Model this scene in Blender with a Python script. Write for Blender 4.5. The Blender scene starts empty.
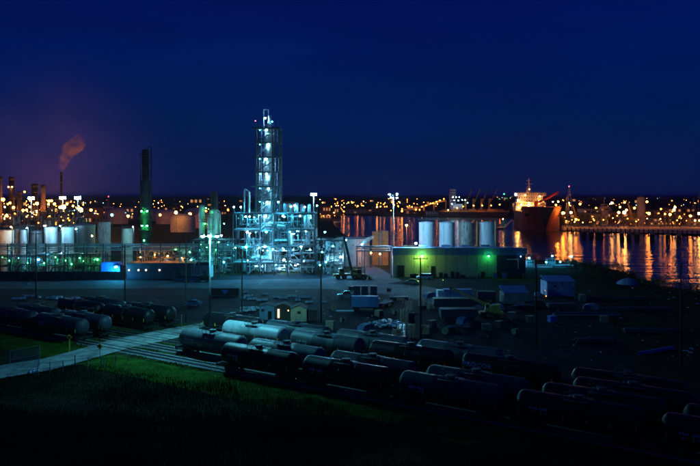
import bpy, math, random
import numpy as np
from mathutils import Vector, Matrix, noise as mnoise

R = random.Random(7)
SC = bpy.context.scene
COL = SC.collection

# ------------------------------------------------------------------ camera
CAM_H, F = 27.0, 680.0          # eye height on the bluff (m), focal length in 700-wide picture units
cd = bpy.data.cameras.new('camera'); cam = bpy.data.objects.new('camera', cd); COL.objects.link(cam)
cam.location = (0, 0, CAM_H); cam.rotation_euler = (math.radians(90), 0, 0)
cd.sensor_width = 36; cd.lens = F / 700 * 36; cd.shift_y = -38.0 / 700
cd.clip_start = 0.5; cd.clip_end = 60000
SC.camera = cam

# ------------------------------------------------------------------ sky (night), moonlight, exposure
w = bpy.data.worlds.new('World'); SC.world = w; w.use_nodes = True
nt = w.node_tree; nt.nodes.clear()
def N(t, **kw):
    n = nt.nodes.new(t)
    for k, v in kw.items(): setattr(n, k, v)
    return n
L = nt.links.new
out = N('ShaderNodeOutputWorld'); bg = N('ShaderNodeBackground'); L(bg.outputs[0], out.inputs[0])
tc = N('ShaderNodeTexCoord'); sep = N('ShaderNodeSeparateXYZ'); L(tc.outputs['Generated'], sep.inputs[0])
ramp = N('ShaderNodeValToRGB'); L(sep.outputs['Z'], ramp.inputs[0])
cr = ramp.color_ramp
cr.elements[0].position = 0.0;  cr.elements[0].color = (0.0026, 0.0080, 0.058, 1)
cr.elements[1].position = 1.0;  cr.elements[1].color = (0.0003, 0.0014, 0.040, 1)
for p, c in ((0.03, (0.0010, 0.0088, 0.066, 1)), (0.10, (0.0003, 0.0105, 0.082, 1)), (0.20, (0.0002, 0.0080, 0.094, 1)), (0.30, (0.0002, 0.0048, 0.088, 1))):
    e = cr.elements.new(p); e.color = c
# glow of the refinery's own light on the air over it: a broad soft patch low in the north west
vm = N('ShaderNodeVectorMath', operation='DISTANCE'); L(tc.outputs['Generated'], vm.inputs[0])
vm.inputs[1].default_value = Vector((-0.39, 0.91, 0.035)).normalized()
mr = N('ShaderNodeMapRange', interpolation_type='SMOOTHERSTEP'); L(vm.outputs['Value'], mr.inputs[0])
mr.inputs[1].default_value = 0.0; mr.inputs[2].default_value = 0.17; mr.inputs[3].default_value = 1.0; mr.inputs[4].default_value = 0.0
nz = N('ShaderNodeTexNoise'); nz.inputs['Scale'].default_value = 14; nz.inputs['Detail'].default_value = 2; L(tc.outputs['Generated'], nz.inputs[0])
mm = N('ShaderNodeMath', operation='MULTIPLY'); L(mr.outputs[0], mm.inputs[0]); L(nz.outputs[0], mm.inputs[1])
gl = N('ShaderNodeMix', data_type='RGBA', blend_type='ADD'); L(mm.outputs[0], gl.inputs[0]); L(ramp.outputs[0], gl.inputs[6]); gl.inputs[7].default_value = (0.046, 0.015, 0.022, 1)
cn = N('ShaderNodeTexNoise'); cn.inputs['Scale'].default_value = 3.0; cn.inputs['Detail'].default_value = 5; cm = N('ShaderNodeMapping'); cm.inputs['Scale'].default_value = (1, 1, 4.5); L(tc.outputs['Generated'], cm.inputs[0]); L(cm.outputs[0], cn.inputs[0])
cq = N('ShaderNodeMapRange'); L(cn.outputs[0], cq.inputs[0]); cq.inputs[1].default_value = .3; cq.inputs[2].default_value = .7; cq.inputs[3].default_value = .88; cq.inputs[4].default_value = 1.12
cx = N('ShaderNodeVectorMath', operation='SCALE'); L(gl.outputs[2], cx.inputs[0]); L(cq.outputs[0], cx.inputs['Scale'])
L(cx.outputs[0], bg.inputs[0]); bg.inputs[1].default_value = 1.0
sd = bpy.data.lights.new('moon', 'SUN'); sd.energy = 0.010; sd.angle = math.radians(0.5); sd.color = (0.35, 0.6, 1.0)
sun = bpy.data.objects.new('moon', sd); sun.rotation_euler = (math.radians(42), 0, math.radians(-50)); COL.objects.link(sun)
SC.view_settings.view_transform = 'Standard'; SC.view_settings.look = 'None'
SC.view_settings.exposure = 0.0; SC.view_settings.gamma = 1.0; SC.view_settings.use_curve_mapping = False
SC.cycles.use_denoising = True
SC.cycles.max_bounces = 4; SC.cycles.diffuse_bounces = 2; SC.cycles.glossy_bounces = 2; SC.cycles.transmission_bounces = 2
SC.cycles.volume_bounces = 1; SC.cycles.use_light_tree = True
SC.cycles.sample_clamp_indirect = 2.0; SC.cycles.caustics_reflective = False; SC.cycles.caustics_refractive = False
SC.cycles.filter_width = 1.6

# ------------------------------------------------------------------ plan helpers: a measured spot on the flat site -> metres
def G(u, v): Y = CAM_H * F / (v - 195.0); return ((u - 350.0) / F * Y, Y)
def PX(u, Y): return (u - 350.0) / F * Y
def PZ(v, Y): return CAM_H - (v - 195.0) / F * Y

# ------------------------------------------------------------------ materials
_M = {}
def mat(name, col=(0.3, 0.3, 0.3), rough=0.7, metal=0.0, var=0.3, scale=0.6, bump=0.0, rust=0.0, stretch=(1, 1, 1), spec=0.5):
    if name in _M: return _M[name]
    m = bpy.data.materials.new(name); m.use_nodes = True; _M[name] = m
    t = m.node_tree; b = t.nodes['Principled BSDF']; l = t.links.new
    b.inputs['Roughness'].default_value = rough; b.inputs['Metallic'].default_value = metal
    b.inputs['Specular IOR Level'].default_value = spec
    g = t.nodes.new('ShaderNodeNewGeometry')
    mp = t.nodes.new('ShaderNodeMapping'); mp.inputs['Scale'].default_value = stretch; l(g.outputs['Position'], mp.inputs[0])
    n = t.nodes.new('ShaderNodeTexNoise'); n.inputs['Scale'].default_value = scale; n.inputs['Detail'].default_value = 6; n.inputs['Roughness'].default_value = 0.65
    l(mp.outputs[0], n.inputs['Vector'])
    r = t.nodes.new('ShaderNodeValToRGB'); l(n.outputs[0], r.inputs[0])
    r.color_ramp.elements[0].position = 0.3; r.color_ramp.elements[1].position = 0.7
    r.color_ramp.elements[0].color = tuple(max(0, c * (1 - var)) for c in col) + (1,)
    r.color_ramp.elements[1].color = tuple(min(1, c * (1 + var)) for c in col) + (1,)
    src = r.outputs[0]
    if rust > 0:
        n2 = t.nodes.new('ShaderNodeTexNoise'); n2.inputs['Scale'].default_value = 1.7; n2.inputs['Detail'].default_value = 8
        mp2 = t.nodes.new('ShaderNodeMapping'); mp2.inputs['Scale'].default_value = (1, 1, 0.25); l(g.outputs['Position'], mp2.inputs[0]); l(mp2.outputs[0], n2.inputs['Vector'])
        r2 = t.nodes.new('ShaderNodeValToRGB'); r2.color_ramp.elements[0].position = 0.62 - 0.2 * rust; r2.color_ramp.elements[1].position = 0.8 - 0.2 * rust; l(n2.outputs[0], r2.inputs[0])
        mx = t.nodes.new('ShaderNodeMix'); mx.data_type = 'RGBA'; l(r2.outputs[0], mx.inputs[0]); l(src, mx.inputs[6]); mx.inputs[7].default_value = (0.11, 0.05, 0.025, 1)
        src = mx.outputs[2]
    l(src, b.inputs['Base Color'])
    if bump > 0:
        bp = t.nodes.new('ShaderNodeBump'); bp.inputs['Strength'].default_value = bump; bp.inputs['Distance'].default_value = 0.1
        l(n.outputs[0], bp.inputs['Height']); l(bp.outputs[0], b.inputs['Normal'])
    return m
def emis(name, col, s):
    if name in _M: return _M[name]
    m = bpy.data.materials.new(name); m.use_nodes = True; _M[name] = m
    t = m.node_tree; b = t.nodes['Principled BSDF']
    b.inputs['Base Color'].default_value = (0.5, 0.5, 0.5, 1)
    b.inputs['Emission Color'].default_value = (*col, 1); b.inputs['Emission Strength'].default_value = s
    return m
WL = 9.0
C_AMB = (1.0, 0.23, 0.018); C_WARM = (1.0, 0.36, 0.08); C_WHITE = (0.28, 0.70, 1.0); C_TEAL = (0.04, 0.55, 0.86); C_GREEN = (0.04, 1.0, 0.18)
BULB = {}
def bulb(kind, s):
    c = {'amber': C_AMB, 'warm': C_WARM, 'white': C_WHITE, 'teal': C_TEAL, 'green': C_GREEN, 'red': (1, 0.06, 0.08), 'lime': (0.42, 1.0, 0.10), 'blue': (0.1, 0.5, 1.0), 'mast': (0.10, 0.56, 0.72)}[kind]
    return emis('lamp_glass_%s_%g' % (kind, s), c, s)

steel   = mat('galvanised_steel', (0.34, 0.37, 0.38), 0.45, 0.5, 0.25, 1.5, 0.1)
steel_d = mat('dark_structural_steel', (0.07, 0.08, 0.09), 0.6, 0.2, 0.4, 1.2)
pipe_m  = mat('insulated_pipe_cladding', (0.52, 0.55, 0.56), 0.42, 0.4, 0.3, 1.0)
pipe_w  = mat('white_painted_pipe', (0.7, 0.7, 0.66), 0.5, 0.0, 0.25, 0.8, rust=0.3)
pipe_r  = mat('rust_brown_pipe', (0.26, 0.15, 0.09), 0.7, 0.2, 0.4, 1.5)
grate   = mat('platform_grating', (0.20, 0.22, 0.23), 0.6, 0.4, 0.3, 3)
conc    = mat('concrete', (0.32, 0.31, 0.29), 0.9, 0, 0.3, 0.5, 0.3)
black   = mat('black_paint', (0.018, 0.018, 0.020), 0.35, 0, 0.5, 1.5)
blackr  = mat('sooty_black_steel', (0.03, 0.027, 0.025), 0.6, 0.2, 0.5, 1.0)
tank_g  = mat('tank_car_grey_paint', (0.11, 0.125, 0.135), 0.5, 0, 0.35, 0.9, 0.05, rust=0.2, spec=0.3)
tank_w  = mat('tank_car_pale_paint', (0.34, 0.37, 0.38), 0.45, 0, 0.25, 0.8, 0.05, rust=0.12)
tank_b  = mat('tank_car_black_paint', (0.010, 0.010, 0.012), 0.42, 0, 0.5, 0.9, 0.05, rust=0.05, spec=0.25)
tank_n  = mat('tank_car_blue_grey_paint', (0.035, 0.04, 0.055), 0.5, 0, 0.4, 0.9, 0.05, rust=0.08, spec=0.3)
yell    = mat('yellow_reflective_tape', (0.95, 0.62, 0.04), 0.5, 0, 0.1, 5)
decal   = mat('white_stencil_paint', (0.75, 0.75, 0.78), 0.6, 0, 0.3, 9)
wood    = mat('creosoted_timber', (0.055, 0.04, 0.03), 0.9, 0, 0.5, 3, 0.3)
woodp   = mat('weathered_pallet_wood', (0.32, 0.25, 0.17), 0.9, 0, 0.4, 3, 0.3)
railm   = mat('worn_rail_steel', (0.10, 0.09, 0.085), 0.45, 0.5, 0.3, 2)
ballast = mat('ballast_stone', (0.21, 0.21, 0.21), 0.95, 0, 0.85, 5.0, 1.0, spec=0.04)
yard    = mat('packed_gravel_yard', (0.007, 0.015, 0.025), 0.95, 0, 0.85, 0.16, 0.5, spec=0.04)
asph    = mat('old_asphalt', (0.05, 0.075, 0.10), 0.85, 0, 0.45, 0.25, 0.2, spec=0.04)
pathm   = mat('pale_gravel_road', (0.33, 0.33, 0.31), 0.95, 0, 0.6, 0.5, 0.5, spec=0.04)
soil    = mat('dark_soil_and_turf', (0.018, 0.026, 0.012), 1.0, 0, 0.8, 0.18, 0.6, spec=0.04)
weedm   = mat('unlit_weeds', (0.012, 0.022, 0.010), 0.95, 0, 0.6, 0.3, spec=0.02)  # unlit slope put into a near-black colour; short grass by the rails stays brighter
grassm  = mat('grass_blades', (0.08, 0.14, 0.014), 0.8, 0, 0.6, 0.35, spec=0.04)
reedm   = mat('dry_reed_stems', (0.035, 0.05, 0.03), 0.9, 0, 0.5, 0.6, spec=0.04)
leafm   = mat('dark_foliage', (0.045, 0.07, 0.03), 0.8, 0, 0.6, 0.8, spec=0.04)
bark    = mat('bark', (0.07, 0.055, 0.04), 0.9, 0, 0.4, 4)
alum    = mat('tank_aluminium_sheet', (0.62, 0.64, 0.64), 0.4, 0.35, 0.15, 0.7, 0.05, rust=0.1, stretch=(1, 1, 0.25))
silo_m  = mat('silo_painted_sheet', (0.76, 0.83, 0.90), 0.45, 0.1, 0.10, 0.5, 0.05, rust=0.03, stretch=(1, 1, 0.2))
silo_s  = mat('streaked_stainless_sheet', (0.45, 0.44, 0.40), 0.4, 0.3, 0.5, 1.4, 0.1, rust=0.5, stretch=(1, 1, 0.15))
tank_br = mat('brownish_tank_paint', (0.30, 0.24, 0.21), 0.7, 0, 0.3, 0.6, rust=0.4)
cream   = mat('cream_tank_paint', (0.62, 0.55, 0.42), 0.6, 0, 0.2, 0.5, rust=0.2)
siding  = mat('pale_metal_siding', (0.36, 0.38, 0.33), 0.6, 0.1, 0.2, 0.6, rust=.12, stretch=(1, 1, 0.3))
fascia  = mat('blue_metal_fascia', (0.13, 0.24, 0.46), 0.5, 0, 0.15, 0.6)
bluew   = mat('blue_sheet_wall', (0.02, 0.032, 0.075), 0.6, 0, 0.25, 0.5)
bluel   = mat('light_blue_paint', (0.12, 0.24, 0.50), 0.55, 0, 0.2, 0.8)
trailw  = mat('dull_white_trailer_skin', (0.55, 0.60, 0.68), 0.6, 0, 0.2, 0.7)
roofd   = mat('dark_roofing_felt', (0.06, 0.065, 0.07), 0.85, 0, 0.4, 0.8)
tan     = mat('tan_plank_wall', (0.55, 0.43, 0.24), 0.8, 0, 0.2, 1.2)
brick   = mat('brown_masonry', (0.25, 0.13, 0.08), 0.9, 0, 0.35, 0.8)
equip   = mat('yellow_machine_paint', (0.24, 0.17, 0.04), 0.6, 0, 0.3, 1.2, rust=0.3)
rubber  = mat('tyre_rubber', (0.02, 0.02, 0.02), 0.9, 0, 0.3, 4)
glassm  = mat('dark_window_glass', (0.03, 0.04, 0.05), 0.08, 0, 0.2, 2)
hullr   = mat('dark_red_hull_paint', (0.26, 0.09, 0.07), 0.6, 0, 0.4, 0.25, rust=0.3)
hullb   = mat('dark_blue_hull_paint', (0.03, 0.04, 0.08), 0.55, 0, 0.4, 0.3)
shipw   = mat('ship_white_paint', (0.72, 0.68, 0.64), 0.55, 0, 0.12, 0.4)
redp    = mat('red_crane_paint', (0.62, 0.07, 0.04), 0.5, 0, 0.2, 0.6)
ochre   = mat('ochre_crane_paint', (0.60, 0.36, 0.10), 0.6, 0, 0.25, 0.5)
tarp    = mat('blue_tarpaulin', (0.04, 0.16, 0.62), 0.6, 0, 0.25, 1.0)
carb    = mat('blue_car_paint', (0.08, 0.14, 0.32), 0.25, 0.3, 0.1, 1)
carg    = mat('silver_car_paint', (0.40, 0.42, 0.45), 0.25, 0.5, 0.1, 1)
snow_w  = mat('pale_plastic_sheet', (0.65, 0.72, 0.82), 0.4, 0, 0.25, 1.2)
cable   = mat('black_cable', (0.02, 0.02, 0.02), 0.6)
farland = mat('far_dark_land', (0.045, 0.042, 0.035), 1.0, 0, 0.6, 0.01)

# ------------------------------------------------------------------ mesh builder
class MB:
    def __init__(s): s.v = []; s.f = []; s.m = []; s.sm = []
    def add(s, vs, fs, mi=0, smooth=False):
        o = len(s.v); s.v += [tuple(p) for p in vs]
        for f in fs: s.f.append(tuple(i + o for i in f)); s.m.append(mi); s.sm.append(smooth)
        return s
    def box(s, c, d, rz=0.0, mi=0):
        ca, sa = math.cos(rz), math.sin(rz); vs = []
        for z in (-.5, .5):
            for x, y in ((-.5, -.5), (.5, -.5), (.5, .5), (-.5, .5)):
                X, Y = x * d[0], y * d[1]; vs.append((c[0] + X * ca - Y * sa, c[1] + X * sa + Y * ca, c[2] + z * d[2]))
        return s.add(vs, [(3, 2, 1, 0), (4, 5, 6, 7), (0, 1, 5, 4), (1, 2, 6, 5), (2, 3, 7, 6), (3, 0, 4, 7)], mi)
    def rod(s, p0, p1, r0, r1=None, n=8, mi=0, smooth=True, cap=True):
        if r1 is None: r1 = r0
        p0 = Vector(p0); p1 = Vector(p1); d = (p1 - p0)
        if d.length < 1e-6: return s
        q = d.to_track_quat('Z', 'Y'); a = q @ Vector((1, 0, 0)); b = q @ Vector((0, 1, 0)); vs = []
        for p, r in ((p0, r0), (p1, r1)):
            for k in range(n):
                t = 2 * math.pi * k / n + math.pi / n; vs.append(p + a * (r * math.cos(t)) + b * (r * math.sin(t)))
        s.add(vs, [(k, (k + 1) % n, n + (k + 1) % n, n + k) for k in range(n)], mi, smooth)
        if cap:
            o = len(s.v) - 2 * n; s.f.append(tuple(o + k for k in reversed(range(n)))); s.f.append(tuple(o + n + k for k in range(n))); s.m += [mi, mi]; s.sm += [False, False]
        return s
    def path(s, pts, r, n=6, mi=0):
        for a, b in zip(pts[:-1], pts[1:]): s.rod(a, b, r, n=n, mi=mi)
        return s
    def lathe(s, prof, n=24, c=(0, 0, 0), axis='z', mi=0, smooth=True):
        vs = []
        for r, h in prof:
            for k in range(n):
                t = 2 * math.pi * k / n; x, y = r * math.cos(t), r * math.sin(t)
                vs.append((c[0] + x, c[1] + y, c[2] + h) if axis == 'z' else (c[0] + h, c[1] + x, c[2] + y))
        fs = []
        for j in range(len(prof) - 1):
            for k in range(n):
                k2 = (k + 1) % n; f = (j * n + k, j * n + k2, (j + 1) * n + k2, (j + 1) * n + k)
                fs.append(f if axis == 'z' else f)
        return s.add(vs, fs, mi, smooth)
    def ball(s, c, r, sz=1.0, mi=0):
        t = (1 + 5 ** .5) / 2; V = [(-1, t, 0), (1, t, 0), (-1, -t, 0), (1, -t, 0), (0, -1, t), (0, 1, t), (0, -1, -t), (0, 1, -t), (t, 0, -1), (t, 0, 1), (-t, 0, -1), (-t, 0, 1)]
        k = r / math.sqrt(1 + t * t)
        Fc = [(0, 11, 5), (0, 5, 1), (0, 1, 7), (0, 7, 10), (0, 10, 11), (1, 5, 9), (5, 11, 4), (11, 10, 2), (10, 7, 6), (7, 1, 8), (3, 9, 4), (3, 4, 2), (3, 2, 6), (3, 6, 8), (3, 8, 9), (4, 9, 5), (2, 4, 11), (6, 2, 10), (8, 6, 7), (9, 8, 1)]
        return s.add([(c[0] + x * k, c[1] + y * k, c[2] + z * k * sz) for x, y, z in V], Fc, mi, True)
    def prism(s, prof, y0, y1, mi=0):      # (x,z) outline extruded along y
        n = len(prof); vs = [(x, y0, z) for x, z in prof] + [(x, y1, z) for x, z in prof]
        return s.add(vs, [tuple(range(n)), tuple(reversed(range(n, 2 * n)))] + [(k, k + n, (k + 1) % n + n, (k + 1) % n) for k in range(n)], mi)
    def mesh(s, name, mats):
        me = bpy.data.meshes.new(name); me.from_pydata(s.v, [], s.f)
        for m in (mats if isinstance(mats, (list, tuple)) else [mats]): me.materials.append(m)
        me.polygons.foreach_set('material_index', s.m); me.polygons.foreach_set('use_smooth', s.sm); me.update(); return me
    def build(s, name, mats, parent=None, loc=(0, 0, 0), rz=0.0):
        return obj(name, s.mesh(name, mats), parent, loc, rz)

def obj(name, me, parent=None, loc=(0, 0, 0), rz=0.0, scale=None):
    o = bpy.data.objects.new(name, me); COL.objects.link(o); o.location = loc; o.rotation_euler = (0, 0, rz)
    if scale: o.scale = scale
    if parent: o.parent = parent
    return o
def tag(o, label=None, cat=None, group=None, kind=None):
    if label: o['label'] = label
    if cat: o['category'] = cat
    if group: o['group'] = group
    if kind: o['kind'] = kind
    return o
def thing(name, label, cat, loc=(0, 0, 0), rz=0.0, group=None):
    return tag(obj(name, None, None, loc, rz), label, cat, group)
def copy_tree(o, parent=None):
    c = o.copy(); COL.objects.link(c)
    if parent: c.parent = parent
    for ch in list(o.children): copy_tree(ch, c)
    return c
_U = {}
def ubox(m):
    k = ('b', m.name)
    if k not in _U: _U[k] = MB().box((0, 0, 0), (1, 1, 1)).mesh('box_piece', m)
    return _U[k]
def urod(m, n=8):
    k = ('r', m.name, n)
    if k not in _U: _U[k] = MB().rod((0, 0, -.5), (0, 0, .5), 1, n=n).mesh('round_piece', m)
    return _U[k]
def pbox(name, parent, c, d, m, rz=0.0):
    return obj(name, ubox(m), parent, c, rz, d)
def prod(name, parent, p0, p1, r, m, n=8, sq=False):
    p0 = Vector(p0); p1 = Vector(p1); d = p1 - p0
    o = bpy.data.objects.new(name, ubox(m) if sq else urod(m, n)); COL.objects.link(o)
    o.location = (p0 + p1) / 2; o.rotation_mode = 'QUATERNION'; o.rotation_quaternion = d.to_track_quat('Z', 'Y')
    o.scale = (r, r, d.length) if not sq else (2 * r, 2 * r, d.length)
    if parent: o.parent = parent
    return o
def dupmesh(name, parent, me, loc, rz=0): return obj(name, me, parent, loc, rz)

# ------------------------------------------------------------------ ground, river, roads
BX = [-400, -60, 0, 40, 90, 400]; BY = [104, 97, 84, 62, 46, 30]
def hgt(x, y):
    b = max(0.0, float(np.interp(x, BX, BY)) - y)
    z = 0.0
    if b > 0: z = 0.13 * b * min(1, b / 6) + 0.25 * mnoise.noise(Vector((x * .12, y * .12, 0))) * min(1, b / 8)
    return z
shore = [(700, -300), (360, 80), (180, 170)] + [G(u, v) for u, v in ((700, 289), (676, 286), (660, 283), (643, 277), (625, 270), (607, 266), (590, 262), (570, 260), (545, 259), (525, 258), (500, 257), (450, 254), (405, 249), (385, 245), (365, 240), (345, 234), (335, 224), (331, 216.5))]
far = [G(u, v) for u, v in ((345, 214.5), (380, 215.5), (405, 216), (430, 216.5), (505, 217), (520, 221), (545, 226), (560, 229), (590, 231), (620, 232.5), (660, 233.5), (700, 235), (760, 236))] + [(520, 400), (1200, 200)]
RIV = shore + far
def in_river(x, y):
    c = False; n = len(RIV); j = n - 1
    for i in range(n):
        xi, yi = RIV[i]; xj, yj = RIV[j]
        if (yi > y) != (yj > y) and x < (xj - xi) * (y - yi) / (yj - yi) + xi: c = not c
        j = i
    return c
def edge_dist(x, y):
    best = 1e9; n = len(RIV)
    for i in range(n):
        ax, ay = RIV[i]; bx, by = RIV[(i + 1) % n]; dx, dy = bx - ax, by - ay
        t = max(0, min(1, ((x - ax) * dx + (y - ay) * dy) / (dx * dx + dy * dy)))
        best = min(best, math.hypot(x - ax - t * dx, y - ay - t * dy))
    return best
def make_ground():
    angs = [math.radians(a) for a in list(np.arange(-180, -32, 4)) + list(np.arange(-32, 36, 0.5)) + list(np.arange(36, 181, 4))]
    ds = [0.0] + list(np.arange(6, 60, 3)) + list(np.arange(60, 130, 3)) + list(130 * 1.022 ** np.arange(0, 110)) + [1800, 2600, 4500, 9000, 20000, 45000]
    V = []; Fc = []
    for d in ds:
        for a in angs:
            x, y = d * math.sin(a), d * math.cos(a)
            if y < 45: z = hgt(x, 45 if abs(x) < 400 else y) + min(45 - y, 45) * 0.36 * 0 + 0.13 * (45 - max(y, -60))
            else: z = hgt(x, y)
            if 120 < d < 1700 and x > -60:
                e = edge_dist(x, y)
                if in_river(x, y): z = -0.6 - min(4, e * .6)
                elif e < 3: z = -0.6 + 0.2 * e
            V.append((x, y, z))
    na = len(angs)
    for i in range(len(ds) - 1):
        for j in range(na - 1):
            a = i * na + j; Fc.append((a, a + na, a + na + 1, a + 1))
    me = bpy.data.meshes.new('ground'); me.from_pydata(V, [], Fc); me.materials.append(soil)
    me.polygons.foreach_set('use_smooth', [True] * len(Fc)); me.update()
    tag(obj('ground', me), kind='structure')
make_ground()

wm = bpy.data.materials.new('river_water'); wm.use_nodes = True
t_ = wm.node_tree; b_ = t_.nodes['Principled BSDF']; b_.inputs['Base Color'].default_value = (0.004, 0.006, 0.022, 1)
b_.inputs['Roughness'].default_value = 0.13; b_.inputs['IOR'].default_value = 1.34
g_ = t_.nodes.new('ShaderNodeNewGeometry'); mp_ = t_.nodes.new('ShaderNodeMapping'); mp_.inputs['Scale'].default_value = (0.10, 0.34, 1); t_.links.new(g_.outputs['Position'], mp_.inputs[0])
n_ = t_.nodes.new('ShaderNodeTexNoise'); n_.inputs['Scale'].default_value = 1.6; n_.inputs['Detail'].default_value = 5; n_.inputs['Roughness'].default_value = 0.6; t_.links.new(mp_.outputs[0], n_.inputs['Vector'])
bp_ = t_.nodes.new('ShaderNodeBump'); bp_.inputs['Strength'].default_value = 1.0; bp_.inputs['Distance'].default_value = 1.0
mp2_ = t_.nodes.new('ShaderNodeMapping'); mp2_.inputs['Scale'].default_value = (0.030, 0.10, 1); mp2_.inputs['Rotation'].default_value = (0, 0, 0.15); t_.links.new(g_.outputs['Position'], mp2_.inputs[0])
n2_ = t_.nodes.new('ShaderNodeTexNoise'); n2_.inputs['Scale'].default_value = 1.3; n2_.inputs['Detail'].default_value = 3; t_.links.new(mp2_.outputs[0], n2_.inputs['Vector'])
m1_ = t_.nodes.new('ShaderNodeMath'); m1_.operation = 'MULTIPLY'; m1_.inputs[1].default_value = 0.10; t_.links.new(n_.outputs[0], m1_.inputs[0])
m2_ = t_.nodes.new('ShaderNodeMath'); m2_.operation = 'MULTIPLY_ADD'; m2_.inputs[1].default_value = 0.75; t_.links.new(n2_.outputs[0], m2_.inputs[0]); t_.links.new(m1_.outputs[0], m2_.inputs[2]); t_.links.new(m2_.outputs[0], bp_.inputs['Height']); t_.links.new(bp_.outputs[0], b_.inputs['Normal'])
mb = MB(); mb.add([(x, y, -0.9) for x, y in ((-60, 120), (1500, -400), (1500, 1400), (-60, 1400))], [(0, 1, 2, 3)])
tag(mb.build('river_water', wm), kind='structure')

def strip(name, lo, up, m, z, kind='structure', sub=10):     # sheet between two matched edge polylines (site metres)
    def samp(pl, t):
        k = t * (len(pl) - 1); i = min(int(k), len(pl) - 2); f = k - i
        return (pl[i][0] * (1 - f) + pl[i + 1][0] * f, pl[i][1] * (1 - f) + pl[i + 1][1] * f)
    n = (len(lo) - 1) * sub; V = []; Fc = []; W = 6
    for i in range(n + 1):
        a = samp(lo, i / n); b = samp(up, i / n)
        for j in range(W + 1):
            f = j / W; x = a[0] * (1 - f) + b[0] * f; y = a[1] * (1 - f) + b[1] * f
            if j in (0, W): 
                q = 0.35 * mnoise.noise(Vector((x * .7, y * .7, z * 9))); y += q; x += q * .5
            V.append((x, y, hgt(x, y) + z))
    for i in range(n):
        for j in range(W):
            a = i * (W + 1) + j; Fc.append((a, a + 1, a + W + 2, a + W + 1))
    me = bpy.data.meshes.new(name); me.from_pydata(V, [], Fc); me.materials.append(m); me.update()
    # make all normals up
    if me.polygons[0].normal.z < 0: me.flip_normals()
    return tag(obj(name, me), kind=kind)
GP = lambda L_: [G(u, v) for u, v in L_]
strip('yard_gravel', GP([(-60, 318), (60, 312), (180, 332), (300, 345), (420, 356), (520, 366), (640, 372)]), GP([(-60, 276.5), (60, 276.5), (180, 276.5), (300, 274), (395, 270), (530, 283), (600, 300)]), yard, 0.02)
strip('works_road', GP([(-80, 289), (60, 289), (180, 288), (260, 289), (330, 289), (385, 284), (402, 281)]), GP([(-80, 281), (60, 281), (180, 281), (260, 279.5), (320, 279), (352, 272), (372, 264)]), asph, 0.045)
strip('side_road', GP([(330, 289), (400, 296), (440, 306), (458, 318)]), GP([(385, 284), (425, 286), (470, 296), (490, 310)]), asph, 0.04)
strip('crossing_path', GP([(-60, 388), (-10, 382), (50, 372), (100, 358), (130, 349), (160, 343), (190, 336), (222, 330), (250, 322)]), GP([(-60, 374), (-10, 369), (45, 360), (82, 350), (108, 342), (138, 336), (168, 330), (198, 325), (228, 317)]), pathm, 0.275)
P1 = Vector((-20, 105.5)); DR = Vector((0.838, -0.545)).normalized(); NR = Vector((-DR.y, DR.x)); ARZ = math.atan2(DR.y, DR.x)
def TP(s, w): p = P1 + DR * s + NR * w; return (p.x, p.y)
TW = [0, 4.6, 9.2, 13.8, 18.4, 23.0]
strip('yard_turf', [TP(t, -2.9) for t in (-85, -40, 0, 40, 95)], [TP(t, 25.8) for t in (-85, -40, 0, 40, 95)], mat('thin_turf_and_cinders', (0.030, 0.055, 0.016), 1.0, 0, 0.7, 0.5, 0.4, spec=0.04), 0.06, 'structure', 16)
strip('verge_turf', [TP(t, -10.5) for t in (-60, -30, -8, 20, 60, 95)], [TP(t, -2.4) for t in (-60, -30, -8, 20, 60, 95)], mat('lamplit_turf', (0.032, 0.088, 0.008), 1.0, 0, 0.75, 0.45, 0.5, spec=0.04), 0.03, 'structure', 16)  # lamplit grass band painted as a brighter green strip
for k_, w_ in enumerate(TW): strip('ballast_bed', [TP(t, w_ - 1.75) for t in (-85, -40, 0, 40, 95)], [TP(t, w_ + 1.75) for t in (-85, -40, 0, 40, 95)], ballast if k_ < 2 else mat('unlit_ballast', (0.045, 0.048, 0.05), 0.95, 0, 0.8, 3.0, 0.6, spec=0.04), 0.165, 'structure', 16)  # far tracks get a darker ballast colour, standing in for missing lamplight

mid_steel = mat('weathered_column_cladding', (0.28, 0.32, 0.34), 0.5, 0.3, 0.3, 0.8, rust=.15)
rusty_o = mat('rusty_orange_panels', (0.34, 0.13, 0.035), 0.8, 0, 0.35, 0.8)
crane_y = mat('faded_crane_yellow', (0.60, 0.42, 0.09), 0.6, 0, 0.3, 1.2, rust=0.25)
# ------------------------------------------------------------------ railway
sleeper_me = MB().box((0, 0, 0), (0.24, 2.6, 0.16)).mesh('sleeper', wood)
def track(w, s0, s1, label, near, solo):
    t = thing('railway_track', label, 'railway track', (*TP((s0 + s1) / 2, w), 0), ARZ, 'tracks of the rail yard')
    h = (s1 - s0) / 2
    for y in (-0.75, 0.75):
        m = MB().prism([(0, 0), (0, 0)], 0, 0) if False else MB().box((0, y, 0.27), (2 * h, 0.075, 0.14)).box((0, y, 0.19), (2 * h, 0.14, 0.03))
        m.build('rail', railm, t)
    rest = MB(); x = -h + .3; n = 0
    while x < h:
        jx = R.uniform(-.03, .03)
        if solo[0] <= x + (s0 + s1) / 2 <= solo[1] and n < 290:
            dupmesh('sleeper', t, sleeper_me, (x + jx, R.uniform(-.05, .05), 0.10), R.uniform(-.02, .02)); n += 1
        else: rest.box((x, 0, 0.10), (0.24, 2.6, 0.16), R.uniform(-.02, .02))
        x += 0.62
    if rest.v: tag(rest.build('sleeper_run', wood, t), kind='stuff')
    return t
tl = ['railway track nearest the grass slope, under the front row of tank cars',
      'second railway track from the grass, crossing the pale road beside the first',
      'empty third railway track from the grass, behind the two front rows of tank cars',
      'fourth railway track from the grass, under the brightly lit pale tank car',
      'fifth railway track from the grass, behind the brightly lit tank car',
      'railway track at the yard side of the tank cars, farthest from the grass']
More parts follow.
